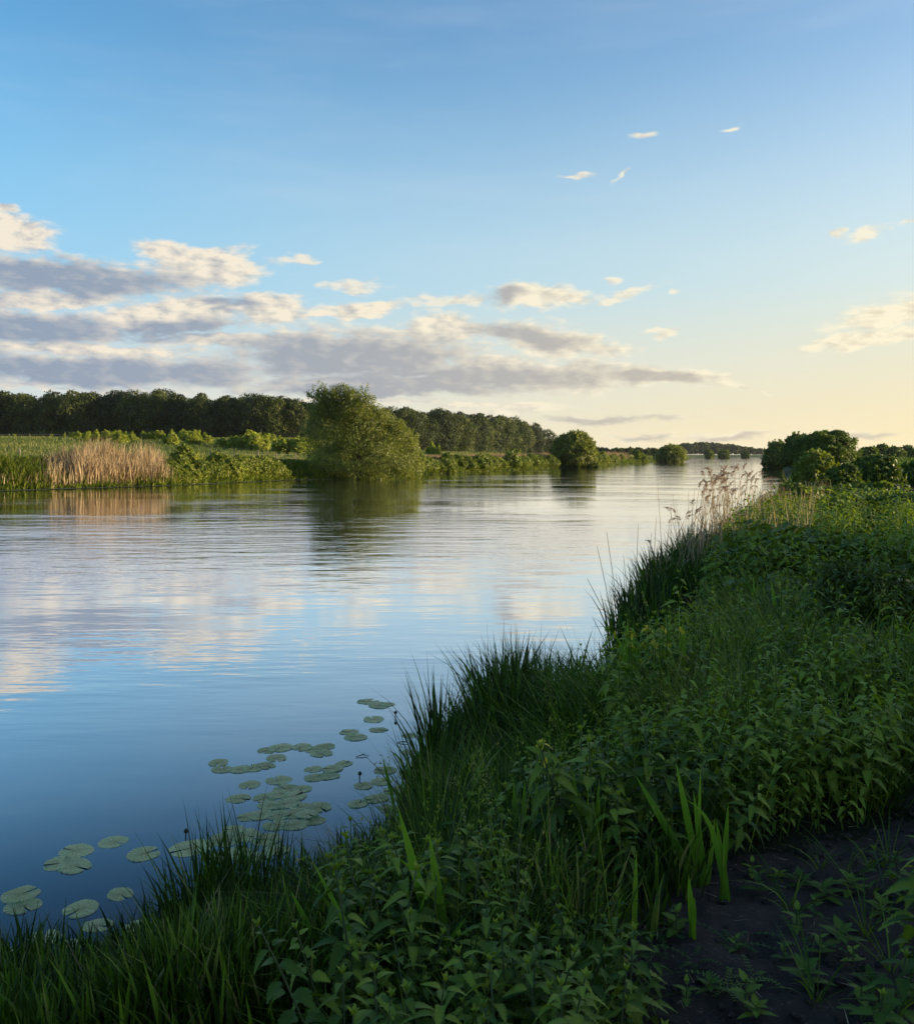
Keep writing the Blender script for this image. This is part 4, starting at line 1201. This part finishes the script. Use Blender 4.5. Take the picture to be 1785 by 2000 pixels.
def iris_plants():
    spec = []   # (px, py of the foot, leaves [(height, lean, azimuth)], flowers [height], label)
    r = random.Random(42)
    spec.append((1372, 1742, [(0.50, 0.55, 2.9), (0.50, 0.22, 2.6), (0.43, 0.14, 2.9), (0.52, 0.02, 0.6), (0.30, 0.10, 0.3)], [], 'fan of broad pale iris leaves at the head of the soil, left of the pair'))
    spec.append((1416, 1772, [(0.46, 0.20, 2.9), (0.40, 0.06, 0.4), (0.34, 0.16, 2.7), (0.30, 0.05, 1.0)], [], 'pair of tall iris leaves with curled edges standing on the bare soil'))
    spec.append((1362, 1858, [(0.27, 0.10, 2.4), (0.20, 0.05, 0.4), (0.16, 0.12, 2.0)], [], 'short young iris shoot on the soil, lowest of the three by the path'))
    spec.append((1228, 1850, [(0.36, 0.02, 0.4)], [], 'single thin upright iris leaf at the left rim of the soil'))
    spec.append((1150, 1735, [(0.48, 0.16, 2.9), (0.46, 0.05, 0.3), (0.44, 0.0, 1.0), (0.38, 0.09, 0.2)], [], 'clump of upright iris leaves left of the bare soil, right of the open flower'))
    spec.append((1068, 1730, [(0.42, 0.10, 2.6), (0.46, 0.04, 0.5), (0.34, 0.2, 0.2)], [0.62, 0.54], 'yellow flag iris with open flower in the middle of the dark nettles'))
    spec.append((1010, 1740, [(0.50, 0.06, 2.8), (0.53, 0.03, 0.2), (0.42, 0.08, 1.5), (0.38, 0.14, 3.4)], [], 'upright iris clump just left of the open yellow flower'))
    spec.append((845, 1690, [(0.44, 0.16, 0.3), (0.40, 0.05, 1.2), (0.34, 0.10, 2.7)], [0.40], 'bright iris clump with an orange bud above the dark nettles'))
    spec.append((885, 1950, [(0.66, 0.26, 2.95), (0.56, 0.14, 3.0), (0.46, 0.30, 2.6)], [], 'long bright iris blade leaning left in the foreground'))
    spec.append((770, 1990, [(0.50, 0.55, 2.8), (0.42, 0.45, 3.2), (0.40, 0.30, 0.5), (0.36, 0.6, 0.1)], [], 'sprawling pale iris leaves at the bottom edge'))
    spec.append((690, 1960, [(0.40, 0.5, 2.9), (0.42, 0.3, 2.6), (0.34, 0.25, 0.6)], [], 'spreading grey green iris leaves beside the bottom sedge'))
    spec.append((820, 1610, [(0.50, 0.22, 2.6), (0.48, 0.08, 0.8), (0.44, 0.16, 2.9), (0.40, 0.3, 0.3)], [], 'iris leaves at the water edge beside the lily pads'))
    spec.append((905, 1590, [(0.46, 0.2, 0.4), (0.48, 0.06, 2.0), (0.40, 0.15, 2.7)], [], 'iris leaves rising from the bright grass behind the lily pads'))
    spec.append((1200, 1560, [(0.36, 0.05, 2.5), (0.38, 0.03, 0.5), (0.32, 0.08, 1.5)], [], 'pale upright iris leaves among nettles in the middle of the bank'))
    for k, (px, py) in enumerate([(1222, 1395), (1245, 1385), (1268, 1402), (1236, 1412), (1300, 1410), (1330, 1400), (1212, 1375)]):
        spec.append((px, py, [(r.uniform(0.5, 0.75), r.uniform(0, 0.14), r.uniform(0, 6.28)) for _ in range(6)], [r.uniform(0.5, 0.62), r.uniform(0.38, 0.55)] if k < 6 else [0.62],
                     ['leftmost of the flowering yellow irises at the bend of the bank', 'yellow flag iris with high blooms in the clump at the bend', 'yellow flag iris at the right of the dense clump at the bend', 'front yellow flag iris of the clump at the bend', 'yellow flag iris standing a little right of the clump', 'rightmost yellow flag iris, by itself among nettles', 'yellow iris bud over the water edge left of the clump'][k]))
    for k, (px, py) in enumerate([(1475, 1230), (1525, 1250), (1560, 1240), (1765, 1330), (1640, 1180)]):
        spec.append((px, py, [(r.uniform(0.4, 0.6), r.uniform(0, 0.25), r.uniform(0, 6.28)) for _ in range(4)], [], ['bright grassy iris shoot below the dark round leaves', 'bright iris shoot beside the first grass patch', 'iris shoot between the two grass patches', 'yellowish iris leaf at the right edge by the path', 'iris shoot in front of the dark feathery bush'][k]))
    for k in range(9):
        spec.append((r.uniform(760, 1120), r.uniform(1480, 1760), [(r.uniform(0.36, 0.56), r.uniform(0, 0.3), r.uniform(0, 6.28)) for _ in range(r.randrange(2, 5))], [], 'upright iris leaves growing through the grass and nettles of the mid bank'))
    k2 = 0
    for (px, py, leaves, flowers, lab) in spec:
        p = at(px, py, 0.45 if py > 1600 else 0.5)
        for _ in range(4): p = at(px, py, ground_z(p[0], p[1]) if ground_z(p[0], p[1]) > 0 else 0.0)
        x, y = p[0], p[1]; z = ground_z(x, y)
        o = thing('iris', lab, 'iris', (x, y, z - 0.01), 0, 'irises on the near bank')
        for j, (h, lean, az) in enumerate(leaves):
            k2 += 1
            curl = 0.22 if (k2 % 6 == 0 and h > 0.3) else 0.0
            V, F, T = turn(sword(h * r.uniform(0.95, 1.05), (0.034 if py == 1950 else r.uniform(0.020, 0.029)) if py > 1500 else r.uniform(0.024, 0.036), lean, k2, curl), az, 0, 0, (r.uniform(-0.025, 0.025), r.uniform(-0.025, 0.025), 0), r.uniform(-0.08, 0.12))
            Vt = V.copy(); a = r.uniform(-0.5, 0.5)
            part('leaf', mesh('leaf', Vt, F, T, True), M['iris'], o)
        for j, fh in enumerate(flowers):
            fx, fy = (r.uniform(-0.05, 0.05), r.uniform(-0.05, 0.05))
            V, F, T = tube([(0, 0, 0), (fx * 0.4, fy * 0.4, fh * 0.5), (fx, fy, fh)], [0.005, 0.0045, 0.0035], 5); part('stalk', mesh('stalk', V, F, T, True), M['stem'], o)
            if 'bud' in lab:
                V, F, T = tube([(fx, fy, fh - 0.01), (fx, fy, fh + 0.015), (fx, fy, fh + 0.045), (fx, fy, fh + 0.06)], [0.004, 0.010, 0.007, 0.001], 7)
                part('bud', mesh('bud', V, F, T, True), M['petal'], o)
            else:
                V, F, T = turn(iris_flower(0.72 if y < 6 else 0.80), r.uniform(0, 2), r.uniform(-0.2, 0.2), 0, (fx, fy, fh)); part('flower', mesh('flower', V, F, T, True), M['petal'], o)


def reeds():
    r = random.Random(8); lab_p = 'tall dry reed with a drooping plume in the stand at the near water edge'
    protos = []
    def make(h, seed, plume, lab, loc, nleaf=3, th=0.62):
        q = random.Random(seed); bx = q.uniform(-0.05, 0.14) * h
        o = thing('reed', lab, 'reed', loc, q.uniform(0, 6.28), 'tall reeds on the near bank')
        pts = [(bx * u * u, 0, h * u) for u in np.linspace(0, 1, 7)]
        V, F, T = tube(pts, th * np.array([0.009, 0.0085, 0.008, 0.0075, 0.007, 0.006, 0.004]), 5, q.uniform(0.2, 0.6)); part('stem', mesh('stem', V, F, T, True), M['straw'], o)
        n = nleaf
        u = np.linspace(0.25, 0.7, n); P = np.column_stack([bx * u * u, 0 * u, h * u])
        V, F, T = blades(P, np.full(n, 0.34), 0.012, np.array([q.uniform(0, 6.28) for _ in range(n)]), 0.25, 0.9, 0.35, 5)
        part('leaves', mesh('leaves', V, F, T), M['straw'], o)
        if plume:
            P = []; m = 60
            ln = q.uniform(0.13, 0.22); t = rng.random(m)
            dro = q.uniform(0.4, 1.0)
            C = np.column_stack([bx + dro * ln * t ** 1.6 * 0.9, 0 * t, h + ln * t - dro * ln * 0.75 * t ** 2]) + rng.normal(0, 0.020, (m, 3)) * (1.1 - 0.7 * t)[:, None] * np.sin(np.pi * np.clip(t + 0.15, 0, 1))[:, None] ** 0.5
            C[:, 1] *= 0.9
            V, F, T = leaf_quads(C, rng.normal(size=(m, 3)), 0.009, 4.0, 0.45 + 0.2 * rng.normal(size=m), 0.2, np.array([0.6, 0, -0.8]))
            u = np.linspace(0, 1, 7)
            V, F, T = join([(V, F, T), tube(np.column_stack([bx + dro * ln * u ** 1.6 * 0.9, 0 * u, h + ln * u - dro * ln * 0.75 * u ** 2]), 0.004, 4)])
            part('plume', mesh('plume', V, F, T), M['plume'], o)
        return o
    for i in range(8): protos.append((2.0, i, True))
    made = {}
    # where the stems stand: along the shore between 15 and 27 m off
    base = np.interp
    for i in range(104):
        px = r.choice([r.uniform(1290, 1518), r.uniform(1345, 1518), r.uniform(1345, 1518)])
        py = np.interp(px, [1330, 1400, 1450, 1512], [1128, 1085, 1055, 1010]) + r.uniform(2, 46)
        p = at(px, py, 0.35); x, y = p[0], p[1]; z = max(ground_z(x, y), -0.1)
        ty = np.interp(px, [1330, 1350, 1400, 1440, 1512], [985, 935, 905, 900, 935]) + abs(r.gauss(0, 26))
        h = max(0.9, at_d(px, ty, y)[2] - z - 0.1)
        k = r.randrange(8)
        if k not in made: made[k] = make(2.0, 900 + k, True, lab_p, (x, y, z)); made[k].scale = (1, 1, h / 2.0)
        else: dup(made[k], (x, y, z), r.uniform(-0.9, 0.9) + (0 if r.random() < 0.7 else 3.14), lab_p, (1, 1, h / 2.0), (r.uniform(-0.06, 0.06), r.uniform(-0.08, 0.08)))
    # bare stems standing apart, left of the stand
    lab_b = 'bare leaning reed stem standing apart left of the plumed reeds'
    sp = [(1205, 1250, 1168, 1065), (1213, 1240, 1190, 1040), (1215, 1262, 1148, 1128), (1238, 1210, 1245, 1022), (1256, 1190, 1272, 1040), (1296, 1150, 1290, 945), (1308, 1150, 1312, 985), (1328, 1130, 1318, 965), (1345, 1130, 1345, 960), (1230, 1225, 1222, 1085), (1280, 1175, 1300, 1060), (1262, 1205, 1262, 1100), (1200, 1290, 1160, 1205), (1270, 1190, 1284, 1010), (1318, 1140, 1330, 1000), (1334, 1128, 1322, 985), (1250, 1200, 1236, 1090), (1290, 1160, 1306, 1015), (1225, 1240, 1205, 1120), (1340, 1120, 1362, 950), (1312, 1150, 1298, 1040)]
    first = None
    for (bx, by, tx, ty) in sp:
        p = at(bx, by, 0.0); x, y = p[0], p[1]; z = ground_z(x, y)
        t = at_d(tx, ty, y); h = t[2] - z; ang_ = math.atan2(t[0] - x, h)
        if first is None:
            first = make(1.6, 950, False, lab_b, (x, y, z), 1, 0.60); first.rotation_euler = (0, ang_, 0); first.scale = (1, 1, h / math.cos(ang_) / 1.6)
        else:
            dup(first, (x, y, z), 0, lab_b, (1, 1, h / math.cos(ang_) / 1.6), (r.uniform(-0.1, 0.1), ang_))
    # the undergrowth of dry stems at the foot of the stand
    P = wedge(4200, 13, 34, 1, 8, 24); s = inland(P); ok = (s > -0.1) & (s < 2.2) & (vnoise(P, 1.5, 71) > -0.25); P = P[ok]
    n = len(P)
    V, F, T = blades(gnd(P), rng.uniform(0.45, 1.15, n), 0.014, rng.uniform(0, 6.28, n), rng.uniform(0, 0.16, n), rng.uniform(0, 0.15, n), np.clip(rng.normal(0.15, 0.15, n), 0, 1), 3)
    tag(obj('dry_reed_stems', mesh('dry_reed_stems', V, F, T), M['straw']), 'thicket of short dry stems at the foot of the plumed reeds', 'reeds', kind='stuff')


def lily_pads():
    m, t, out = mat('lily_pad')
    tc = t.new('ShaderNodeTexCoord'); oi = t.new('ShaderNodeObjectInfo')
    sp = t.new('ShaderNodeSeparateXYZ'); t.put(sp.inputs[0], tc.outputs['Object'])
    an = t.math('ARCTAN2', sp.outputs[1], sp.outputs[0])
    vein = t.math('ABSOLUTE', t.math('SINE', t.math('MULTIPLY', an, 9.0)))
    n = t.noise(t.vmath('ADD', tc.outputs['Object'], oi.outputs['Location']), 9, 5, 0.6)
    base = t.ramp(n.outputs[0], [(0.25, (0.32, 0.42, 0.14)), (0.55, (0.52, 0.60, 0.24)), (0.78, (0.66, 0.67, 0.34))])
    base = t.mix(t.rng(vein, 0.0, 0.16, 0.35, 0.0), base, (0.55, 0.60, 0.34, 1))
    base = t.mix(t.math('MULTIPLY', oi.outputs['Random'], 0.85), base, (0.20, 0.30, 0.085, 1))
    base = t.mix(t.math('MULTIPLY', tint_of(t), 0.75), base, (0.50, 0.52, 0.30, 1))
    spots = t.noise(t.vmath('ADD', tc.outputs['Object'], oi.outputs['Location']), 5, 4, 0.6)
    base = t.mix(t.rng(spots.outputs[0], 0.62, 0.70, 0, 0.7), base, (0.10, 0.09, 0.03, 1))
    b = t.new('ShaderNodeBump'); b.inputs['Strength'].default_value = 0.9; b.inputs['Distance'].default_value = 0.03
    t.put(b.inputs['Height'], t.math('ADD', t.math('MULTIPLY', vein, 0.6), n.outputs[0]))
    p = pbr(t, base, 0.25, 0.8, b.outputs[0]); t.l.new(p.outputs[0], out.inputs[0])
    meshes = []
    for k in range(6):
        r = random.Random(k + 3); n_ = 34; notch = r.uniform(0.10, 0.22)
        a = np.linspace(notch, 2 * np.pi - notch, n_); V = [(0.0, 0, 0.0)]; rings = (0.3, 0.65, 0.93, 0.965, 1.0)
        ph = [r.uniform(0, 6.28) for _ in range(4)]
        for q in rings:
            for x in a:
                el_ = 1 + 0.05 * math.cos(2 * x + ph[0]) + 0.02 * math.cos(5 * x + ph[1])
                lobe = 1 - 0.10 * max(0, 1 - min(x - notch, 2 * np.pi - notch - x) / 0.5)
                wob = (0.030 * math.sin(4 * x + ph[2]) + 0.020 * math.sin(9 * x + ph[3])) * q * q
                V.append((math.cos(x) * q * el_ * lobe, math.sin(x) * q * el_ * lobe, (0.010 * q ** 3 + max(-0.006, wob * 0.9)) if q < 1 else -0.09))
        F3 = [(0, 1 + i, 2 + i) for i in range(n_ - 1)]; F4 = []
        for w in range(len(rings) - 1):
            o_ = 1 + w * n_; F4 += [(o_ + i, o_ + n_ + i, o_ + n_ + i + 1, o_ + i + 1) for i in range(n_ - 1)]
        me = mesh('lily_pad', np.array(V), [np.array(F3), np.array(F4)], np.concatenate([np.zeros(1 + 3 * n_), np.ones(2 * n_)]), True); me.materials.append(m); meshes.append(me)
    # (px, py, width px, label)
    pads = []
    for q in [(222, 1645, 66, 'round lily pad second from the right in the loose upper group of five'), (150, 1662, 76, 'lily pad in the middle of the loose upper group'), (282, 1668, 76, 'lily pad at the right of the loose upper group, notch up'),
              (120, 1686, 80, 'narrow looking lily pad tucked under its neighbour, leftmost of the upper group'), (146, 1692, 82, 'large lily pad at the lower left of the upper group'),
              (42, 1747, 82, 'lily pad at the left edge lying over its pale neighbour'), (46, 1770, 80, 'big ribbed lily pad at the left edge, lower of two'),
              (236, 1747, 64, 'glossy lily pad by itself with upturned edge'), (158, 1776, 84, 'lily pad with a torn edge alone in dark water'), (192, 1808, 68, 'brownish lily pad just above the left sedge'),
              (326, 1765, 40, 'small lily pad half hidden by the sedge tips'), (372, 1657, 96, 'smooth drowned lily pad just under the surface, beside the bud'),
              (88, 1832, 76, 'faded lily pad behind the left sedge blades'), (138, 1848, 62, 'dull lily pad right of the faded one behind the sedge'), (28, 1862, 60, 'lily pad at the bottom left corner behind sedge'), (270, 1812, 70, 'lily pad behind the middle sedge blades'), (250, 1838, 70, 'lily pad low behind the sedge'),
              (427, 1490, 50, 'lily pad at the left end of the upper raft'), (545, 1524, 58, 'lily pad with dark raised tip between the rafts'), (488, 1533, 52, 'round lily pad left of the big raft'), (466, 1560, 54, 'lily pad with a lifted left edge, leftmost of the big raft'),
              (740, 1426, 44, 'brown spotted lily pad right of the far pair'), (730, 1405, 52, 'lily pad alone below the farthest group'), (672, 1492, 42, 'lily pad at the right of the right hand trio'), (800, 1437, 38, 'small far lily pad by the tall sedge clump'), (798, 1469, 36, 'small lily pad in front of the tall sedge clump'),
              (612, 1603, 56, 'clean round lily pad at the right of the big raft')]:
        pads.append(q)
    far = 'lily pad of the farthest little group out on the water'
    for q in [(718, 1370, 50), (742, 1378, 52), (756, 1376, 34)]: pads.append((*q, far))
    for q in [(682, 1430, 46), (694, 1440, 52)]: pads.append((*q, 'lily pad of the far overlapping pair'))
    for q in [(434, 1503, 48), (470, 1503, 54), (495, 1500, 50), (520, 1496, 46), (522, 1466, 46), (548, 1461, 58), (590, 1460, 50), (612, 1464, 44), (634, 1459, 50), (540, 1481, 50), (628, 1472, 52)]: pads.append((*q, 'overlapping lily pad in the upper raft'))
    for q in [(612, 1503, 44), (650, 1502, 48), (640, 1516, 54), (616, 1519, 50)]: pads.append((*q, 'lily pad in the cluster right of the upper raft'))
    for q in [(560, 1541, 60), (590, 1541, 46), (520, 1558, 60), (545, 1552, 54), (575, 1556, 60), (530, 1573, 60), (560, 1570, 60), (590, 1577, 56), (625, 1577, 60), (510, 1592, 60), (545, 1592, 62), (575, 1590, 58), (485, 1596, 50), (540, 1612, 60), (575, 1612, 60), (600, 1592, 50)]: pads.append((*q, 'lily pad packed in the big central raft'))
    for q in [(440, 1640, 76), (480, 1632, 70), (455, 1622, 52), (520, 1640, 70), (430, 1673, 60), (465, 1668, 70), (500, 1676, 70), (540, 1660, 60)]: pads.append((*q, 'lily pad behind the tall foreground sedge'))
    for q in [(752, 1505, 52), (745, 1527, 50), (710, 1535, 46), (800, 1512, 50), (812, 1530, 48), (770, 1545, 52), (735, 1560, 60), (790, 1560, 50), (700, 1570, 50), (760, 1580, 50)]: pads.append((*q, 'lily pad half hidden among the waterside plants right of the raft'))
    rr = random.Random(5); placed = []
    for i, (px, py, w, lab) in enumerate(pads):
        p = at(px, py); dist = math.hypot(p[0], p[1])
        rad = w / F_PX * p[1] * 0.46
        lvl = sum(1 for (a, b, c) in placed if math.hypot(a - p[0], b - p[1]) < (c + rad) * 0.95)
        placed.append((p[0], p[1], rad))
        sunk = 'drowned' in lab
        o = bpy.data.objects.new('lily_pad', meshes[i % 6]); COL.objects.link(o)
        o.location = (p[0], p[1], 0.0015 + 0.0014 * min(lvl, 4) + 0.0006 * (i % 3)); o.scale = (rad, rad * rr.uniform(0.88, 1.0), rad * (0.3 if sunk else 1.0))
        o.rotation_euler = (rr.uniform(-0.02, 0.02), rr.uniform(-0.02, 0.02), rr.uniform(0, 6.28))
        tag(o, lab, 'lily pad', 'lily pads on the river')
    # water lily buds on stalks
    bm_, t, out = mat('lily_bud'); p = pbr(t, (0.035, 0.030, 0.012, 1), 0.5, 0.3); t.l.new(p.outputs[0], out.inputs[0])
    for (px, py, h, lab) in [(772, 1402, 0.045, 'dark water lily bud standing out of the water beyond the far pads'), (363, 1640, 0.05, 'dark round water lily bud above the drowned pad'), (702, 1525, 0.05, 'dark water lily bud near the right hand trio')]:
        p = at(px, py); o = thing('water_lily_bud', lab, 'bud', (p[0], p[1], 0), 0, 'water lily buds')
        V, F, T = tube([(0, 0, -0.03), (0.002, 0, h * 0.6), (0.004, 0, h)], [0.004, 0.004, 0.004], 6); part('stalk', mesh('stalk', V, F, T, True), bm_, o)
        V, F, T = tube([(0.004, 0, h - 0.012), (0.004, 0, h - 0.004), (0.004, 0, h + 0.010), (0.004, 0, h + 0.018)], [0.003, 0.014, 0.013, 0.003], 9); part('bud', mesh('bud', V, F, T, True), bm_, o)
    for (px, py, l, a, lab) in [(708, 1478, 0.10, 0.3, 'forked twig floating beyond the right trio of pads'), (788, 1452, 0.10, -0.3, 'dark curled leaf bit floating by the small far pad')]:
        p = at(px, py)
        V, F, T = join([tube([(-l / 2, 0, 0.004), (0, 0.01, 0.012), (l / 2, 0, 0.006)], [0.003, 0.004, 0.002], 5), tube([(0, 0.01, 0.012), (l * 0.3, 0.03, 0.02)], [0.003, 0.001], 5)])
        o = obj('floating_twig', mesh('floating_twig', V, F, T, True), bm_, None, (p[0], p[1], 0)); o.rotation_euler = (0, 0, a); tag(o, lab, 'twig')


def docks():
    r = random.Random(15); protos = []
    spots = [(1330, 1500), (1480, 1470), (1240, 1480), (1600, 1450), (1690, 1420), (1340, 1440), (1720, 1500), (1120, 1530), (1030, 1600)]
    for i, (px, py) in enumerate(spots):
        p = at(px, py, 0.62)
        for _ in range(3): p = at(px, py, ground_z(p[0], p[1]))
        x, y = p[0], p[1]; lab = 'broad leaved dock with long arching leaves among the nettles'
        if i < 3:
            o = thing('dock', lab, 'dock', (x, y, p[2]), r.uniform(0, 6), 'docks on the near bank')
            L = []
            for k in range(11):
                a = k * 2.399; n = 9; ln = r.uniform(0.22, 0.36); w = ln * 0.27; V = []; rise = r.uniform(0.9, 1.9); q = r.uniform(0.9, 1.5)
                for m in range(n + 1):
                    t = m / n; ww = w * 0.5 * (math.sin(math.pi * min(1, 0.10 + 0.90 * t)) ** 0.7 if t < 1 else 0) * (0.25 if t < 0.18 else 1) * (1 + 0.10 * math.sin(9 * t + k))
                    c = (ln * t, 0, ln * (rise * t - q * t * t)); V += [(c[0], -ww, c[2] + 0.35 * ww), c, (c[0], ww, c[2] + 0.35 * ww)]
                F = []
                for m in range(n): F += [(3 * m, 3 * m + 1, 3 * m + 4, 3 * m + 3), (3 * m + 1, 3 * m + 2, 3 * m + 5, 3 * m + 4)]
                T = np.tile([0.5, 0.75, 0.5], n + 1) + r.uniform(-0.2, 0.25)
                L.append(turn((np.array(V), [np.array(F)], T), a, 0, 0, (0, 0, 0.02 + 0.015 * k)))
            V, F, T = join(L); part('leaves', mesh('leaves', V, F, np.clip(T, 0, 1), True), M['nettle'], o)
            o.scale = (0.62,) * 3; protos.append(o)
        else: dup(protos[i % 3], (x, y, p[2]), r.uniform(0, 6), lab, r.uniform(0.5, 0.75))
    # flowering grasses: thin stems with loose pale heads
    P = np.concatenate([wedge(420, 2.6, 7), wedge(700, 7, 20)]); s = inland(P); P = P[(s > 0.8) & (path_dist(P) > path_half(P) + 0.1) & ~inpoly(P, 0.5, [(-900, 3000), (-900, 1500), (700, 1500), (760, 1800), (700, 3000)])]
    n = len(P); d = np.hypot(*P.T); H = rng.uniform(0.55, 0.85, n); az = rng.uniform(0, 6.28, n); ln = rng.uniform(0.05, 0.3, n); cu = rng.uniform(0.05, 0.3, n)
    st = blades(gnd(P), H, np.clip(0.0035 * d / 4, 0.003, 0.012), az, ln, cu, 0.8, 5)
    k = 16; i = np.repeat(np.arange(n), k); t = rng.uniform(0.78, 1.0, n * k)
    g = gnd(P)[i]; hor = H[i] * (ln[i] * t + cu[i] * t * t)
    C = g + np.column_stack([np.cos(az[i]) * hor, np.sin(az[i]) * hor, H[i] * (t - 0.45 * cu[i] * t ** 3)]) + rng.normal(0, 0.010, (n * k, 3))
    hd = leaf_quads(C, rng.normal(size=(n * k, 3)), np.clip(0.005 * d[i] / 4, 0.005, 0.016), 3.0, rng.normal(0.92, 0.08, n * k), 0.2, np.array([0, 0, 1.0]))
    V, F, T = join([st, hd])
    tag(obj('flowering_grass', mesh('flowering_grass', V, F, T), M['grass']), 'thin flowering grass stems standing above the nettles', 'grass', kind='stuff')


def path_weeds():
    r = random.Random(31); protos = {}
    def seedling(o, s):
        L = []
        for k in range(3):
            for q in (0, 1):
                L.append(turn(nettle_leaf(s * (1 - 0.2 * k), s * 0.55 * (1 - 0.2 * k), 4, 0.2, 0.25), k * 1.57 + q * 3.14, -0.3 - 0.2 * k, 0, (0, 0, s * (0.35 + 0.45 * k)), 0.45 + 0.1 * k))
        V, F, T = join(L); part('foliage', mesh('foliage', V, F, T), M['nettle'], o)
        V, F, T = tube([(0, 0, 0), (0, 0, s * 1.35)], [0.003, 0.002], 5); part('stem', mesh('stem', V, F, T), M['stem'], o)
    def feather(o, s):
        L = []; S = []
        for k in range(7):
            a = k * 0.9; ln = s * (0.8 + 0.3 * (k % 3)); up = 0.5 + 0.3 * (k % 2)
            P = [(math.cos(a) * ln * u, math.sin(a) * ln * u, ln * (up * u - 0.45 * u * u)) for u in np.linspace(0, 1, 8)]
            S.append(tube(P, [0.0018] * 8, 4))
            for i, c in enumerate(P[1:]):
                for q in (-1, 1):
                    l = nettle_leaf(0.22 * s * (1 - 0.09 * i), 0.06 * s, 0, 0.1, 0.1)
                    L.append(turn(l, a + q * 1.15, -0.15, 0, c, 0.55))
        V, F, T = join(L); part('foliage', mesh('foliage', V, F, T), M['nettle'], o)
        V, F, T = join(S); part('stems', mesh('stems', V, F, T), M['stem'], o)
    def tuft(o, s):
        V, F, T = tufts(np.zeros((1, 3)), 11, s, 0.006, 0.015, 0.55, (0.2, 0.9), (0.2, 0.9), 5); part('blades', mesh('blades', V, F, T), M['grass'], o)
    def rosette(o, s):
        L = []
        for k in range(9):
            L.append(turn(nettle_leaf(s * (1 - 0.05 * k), s * 0.36, 0, 0.15, 0.35), k * 2.399, -0.25 - 0.07 * k, 0, (0, 0, 0.012 + 0.004 * k), 0.5))
        V, F, T = join(L); part('leaves', mesh('leaves', V, F, T), M['nettle'], o)
    kinds = {'seedling': ('seedling', 'small pointed leaved seedling on the bare soil', seedling, 0.055), 'feather': ('vetch', 'low feathery leaved weed sprawling on the bare soil', feather, 0.10),
             'tuft': ('grass_tuft', 'thin arching grass tuft on the bare soil', tuft, 0.17), 'rosette': ('weed_rosette', 'flat leafy weed rosette on the bare soil', rosette, 0.075)}
    spots = [(1436, 1862, 'seedling'), (1430, 1850, 'feather'), (1470, 1915, 'feather'), (1420, 1930, 'feather'), (1355, 1880, 'feather'), (1565, 1850, 'feather'), (1290, 1830, 'feather'), (1600, 1870, 'seedling'), (1665, 1885, 'seedling'), (1545, 1790, 'tuft'),
             (1600, 1705, 'tuft'), (1650, 1715, 'tuft'), (1700, 1700, 'tuft'), (1560, 1735, 'rosette'), (1610, 1760, 'rosette'), (1468, 1715, 'seedling'), (1480, 1750, 'seedling'), (1520, 1720, 'rosette'), (1660, 1745, 'rosette'), (1590, 1790, 'seedling'), (1555, 1820, 'seedling'),
             (1720, 1790, 'rosette'), (1745, 1800, 'feather'), (1760, 1750, 'seedling'), (1590, 1960, 'tuft'), (1570, 1925, 'rosette'), (1455, 1975, 'seedling'), (1475, 1990, 'rosette'), (1700, 1940, 'rosette'), (1740, 1900, 'tuft'), (1765, 1960, 'rosette'), (1750, 1990, 'tuft'),
             (1310, 1815, 'rosette'), (1320, 1830, 'seedling'), (1640, 1850, 'rosette'), (1690, 1830, 'tuft'), (1735, 1690, 'tuft'), (1770, 1840, 'seedling'), (1530, 1880, 'seedling'), (1385, 1940, 'rosette'), (1340, 1960, 'seedling'), (1680, 1990, 'seedling')]
    for (px, py, k) in spots:
        p = at(px, py, 0.64)
        for _ in range(3): p = at(px, py, ground_z(p[0], p[1]) + 0.02)
        nm, lab, fn, s = kinds[k]
        z = ground_z(p[0], p[1]) + 0.02; sc = r.uniform(0.75, 1.35)
        if k not in protos:
            o = thing(nm, lab, 'weed', (p[0], p[1], z), r.uniform(0, 6.28), nm.replace('_', ' ') + ' plants on the bare soil', sc); fn(o, s); protos[k] = o
        else: dup(protos[k], (p[0], p[1], z), r.uniform(0, 6.28), lab, sc)


def shade_trees():
    """the row of trees along the towpath, right of the view, whose shadow lies over the near bank"""
    r = random.Random(2)
    spots = [(24 + 0.23 * k * 4.2 + (2.5 if k % 2 else 0), -14 + k * 4.2) for k in range(14)]
    root = None
    for i, (x, y) in enumerate(spots):
        s = r.uniform(0.85, 1.05) * (1.0 if y < 13 else 0.5)
        if root is None:
            L = tree_lobes(5.0, 6.0, 0.1, 15, 700); root = tree('alder_tree', 'alder tree of the row beside the towpath, outside the view', 'tree', x, y, 5.4, 6.0, L, 9000, 0.26, 'bush', 'alder row beside the towpath', lum=0.4)
            root.scale = (1, 1, s)
        else: dup(root, (x, y, ground_z(x, y)), r.uniform(0, 6.28), None, (1, 1, s))


soil()
near_grass()
nettles()
broad_leaves()
iris_plants()
reeds()
lily_pads()
docks()
path_weeds()
shade_trees()

def haze():
    m = bpy.data.materials.new('haze'); m.use_nodes = True
    t = NT(m.node_tree); t.n.clear(); out = t.new('ShaderNodeOutputMaterial')
    v = t.new('ShaderNodeVolumePrincipled'); v.inputs['Color'].default_value = (0.92, 0.94, 1.0, 1); v.inputs['Density'].default_value = 0.00004; v.inputs['Anisotropy'].default_value = 0.3
    t.l.new(v.outputs[0], out.inputs['Volume'])
    x0, x1, y0, y1, z0, z1 = -9300, 9300, -9300, 9300, -3, 45
    V = [(x0, y0, z0), (x1, y0, z0), (x1, y1, z0), (x0, y1, z0), (x0, y0, z1), (x1, y0, z1), (x1, y1, z1), (x0, y1, z1)]
    tag(obj('haze', mesh('haze', V, np.array([(0, 3, 2, 1), (4, 5, 6, 7), (0, 1, 5, 4), (1, 2, 6, 5), (2, 3, 7, 6), (3, 0, 4, 7)])), m), kind='stuff')


haze()
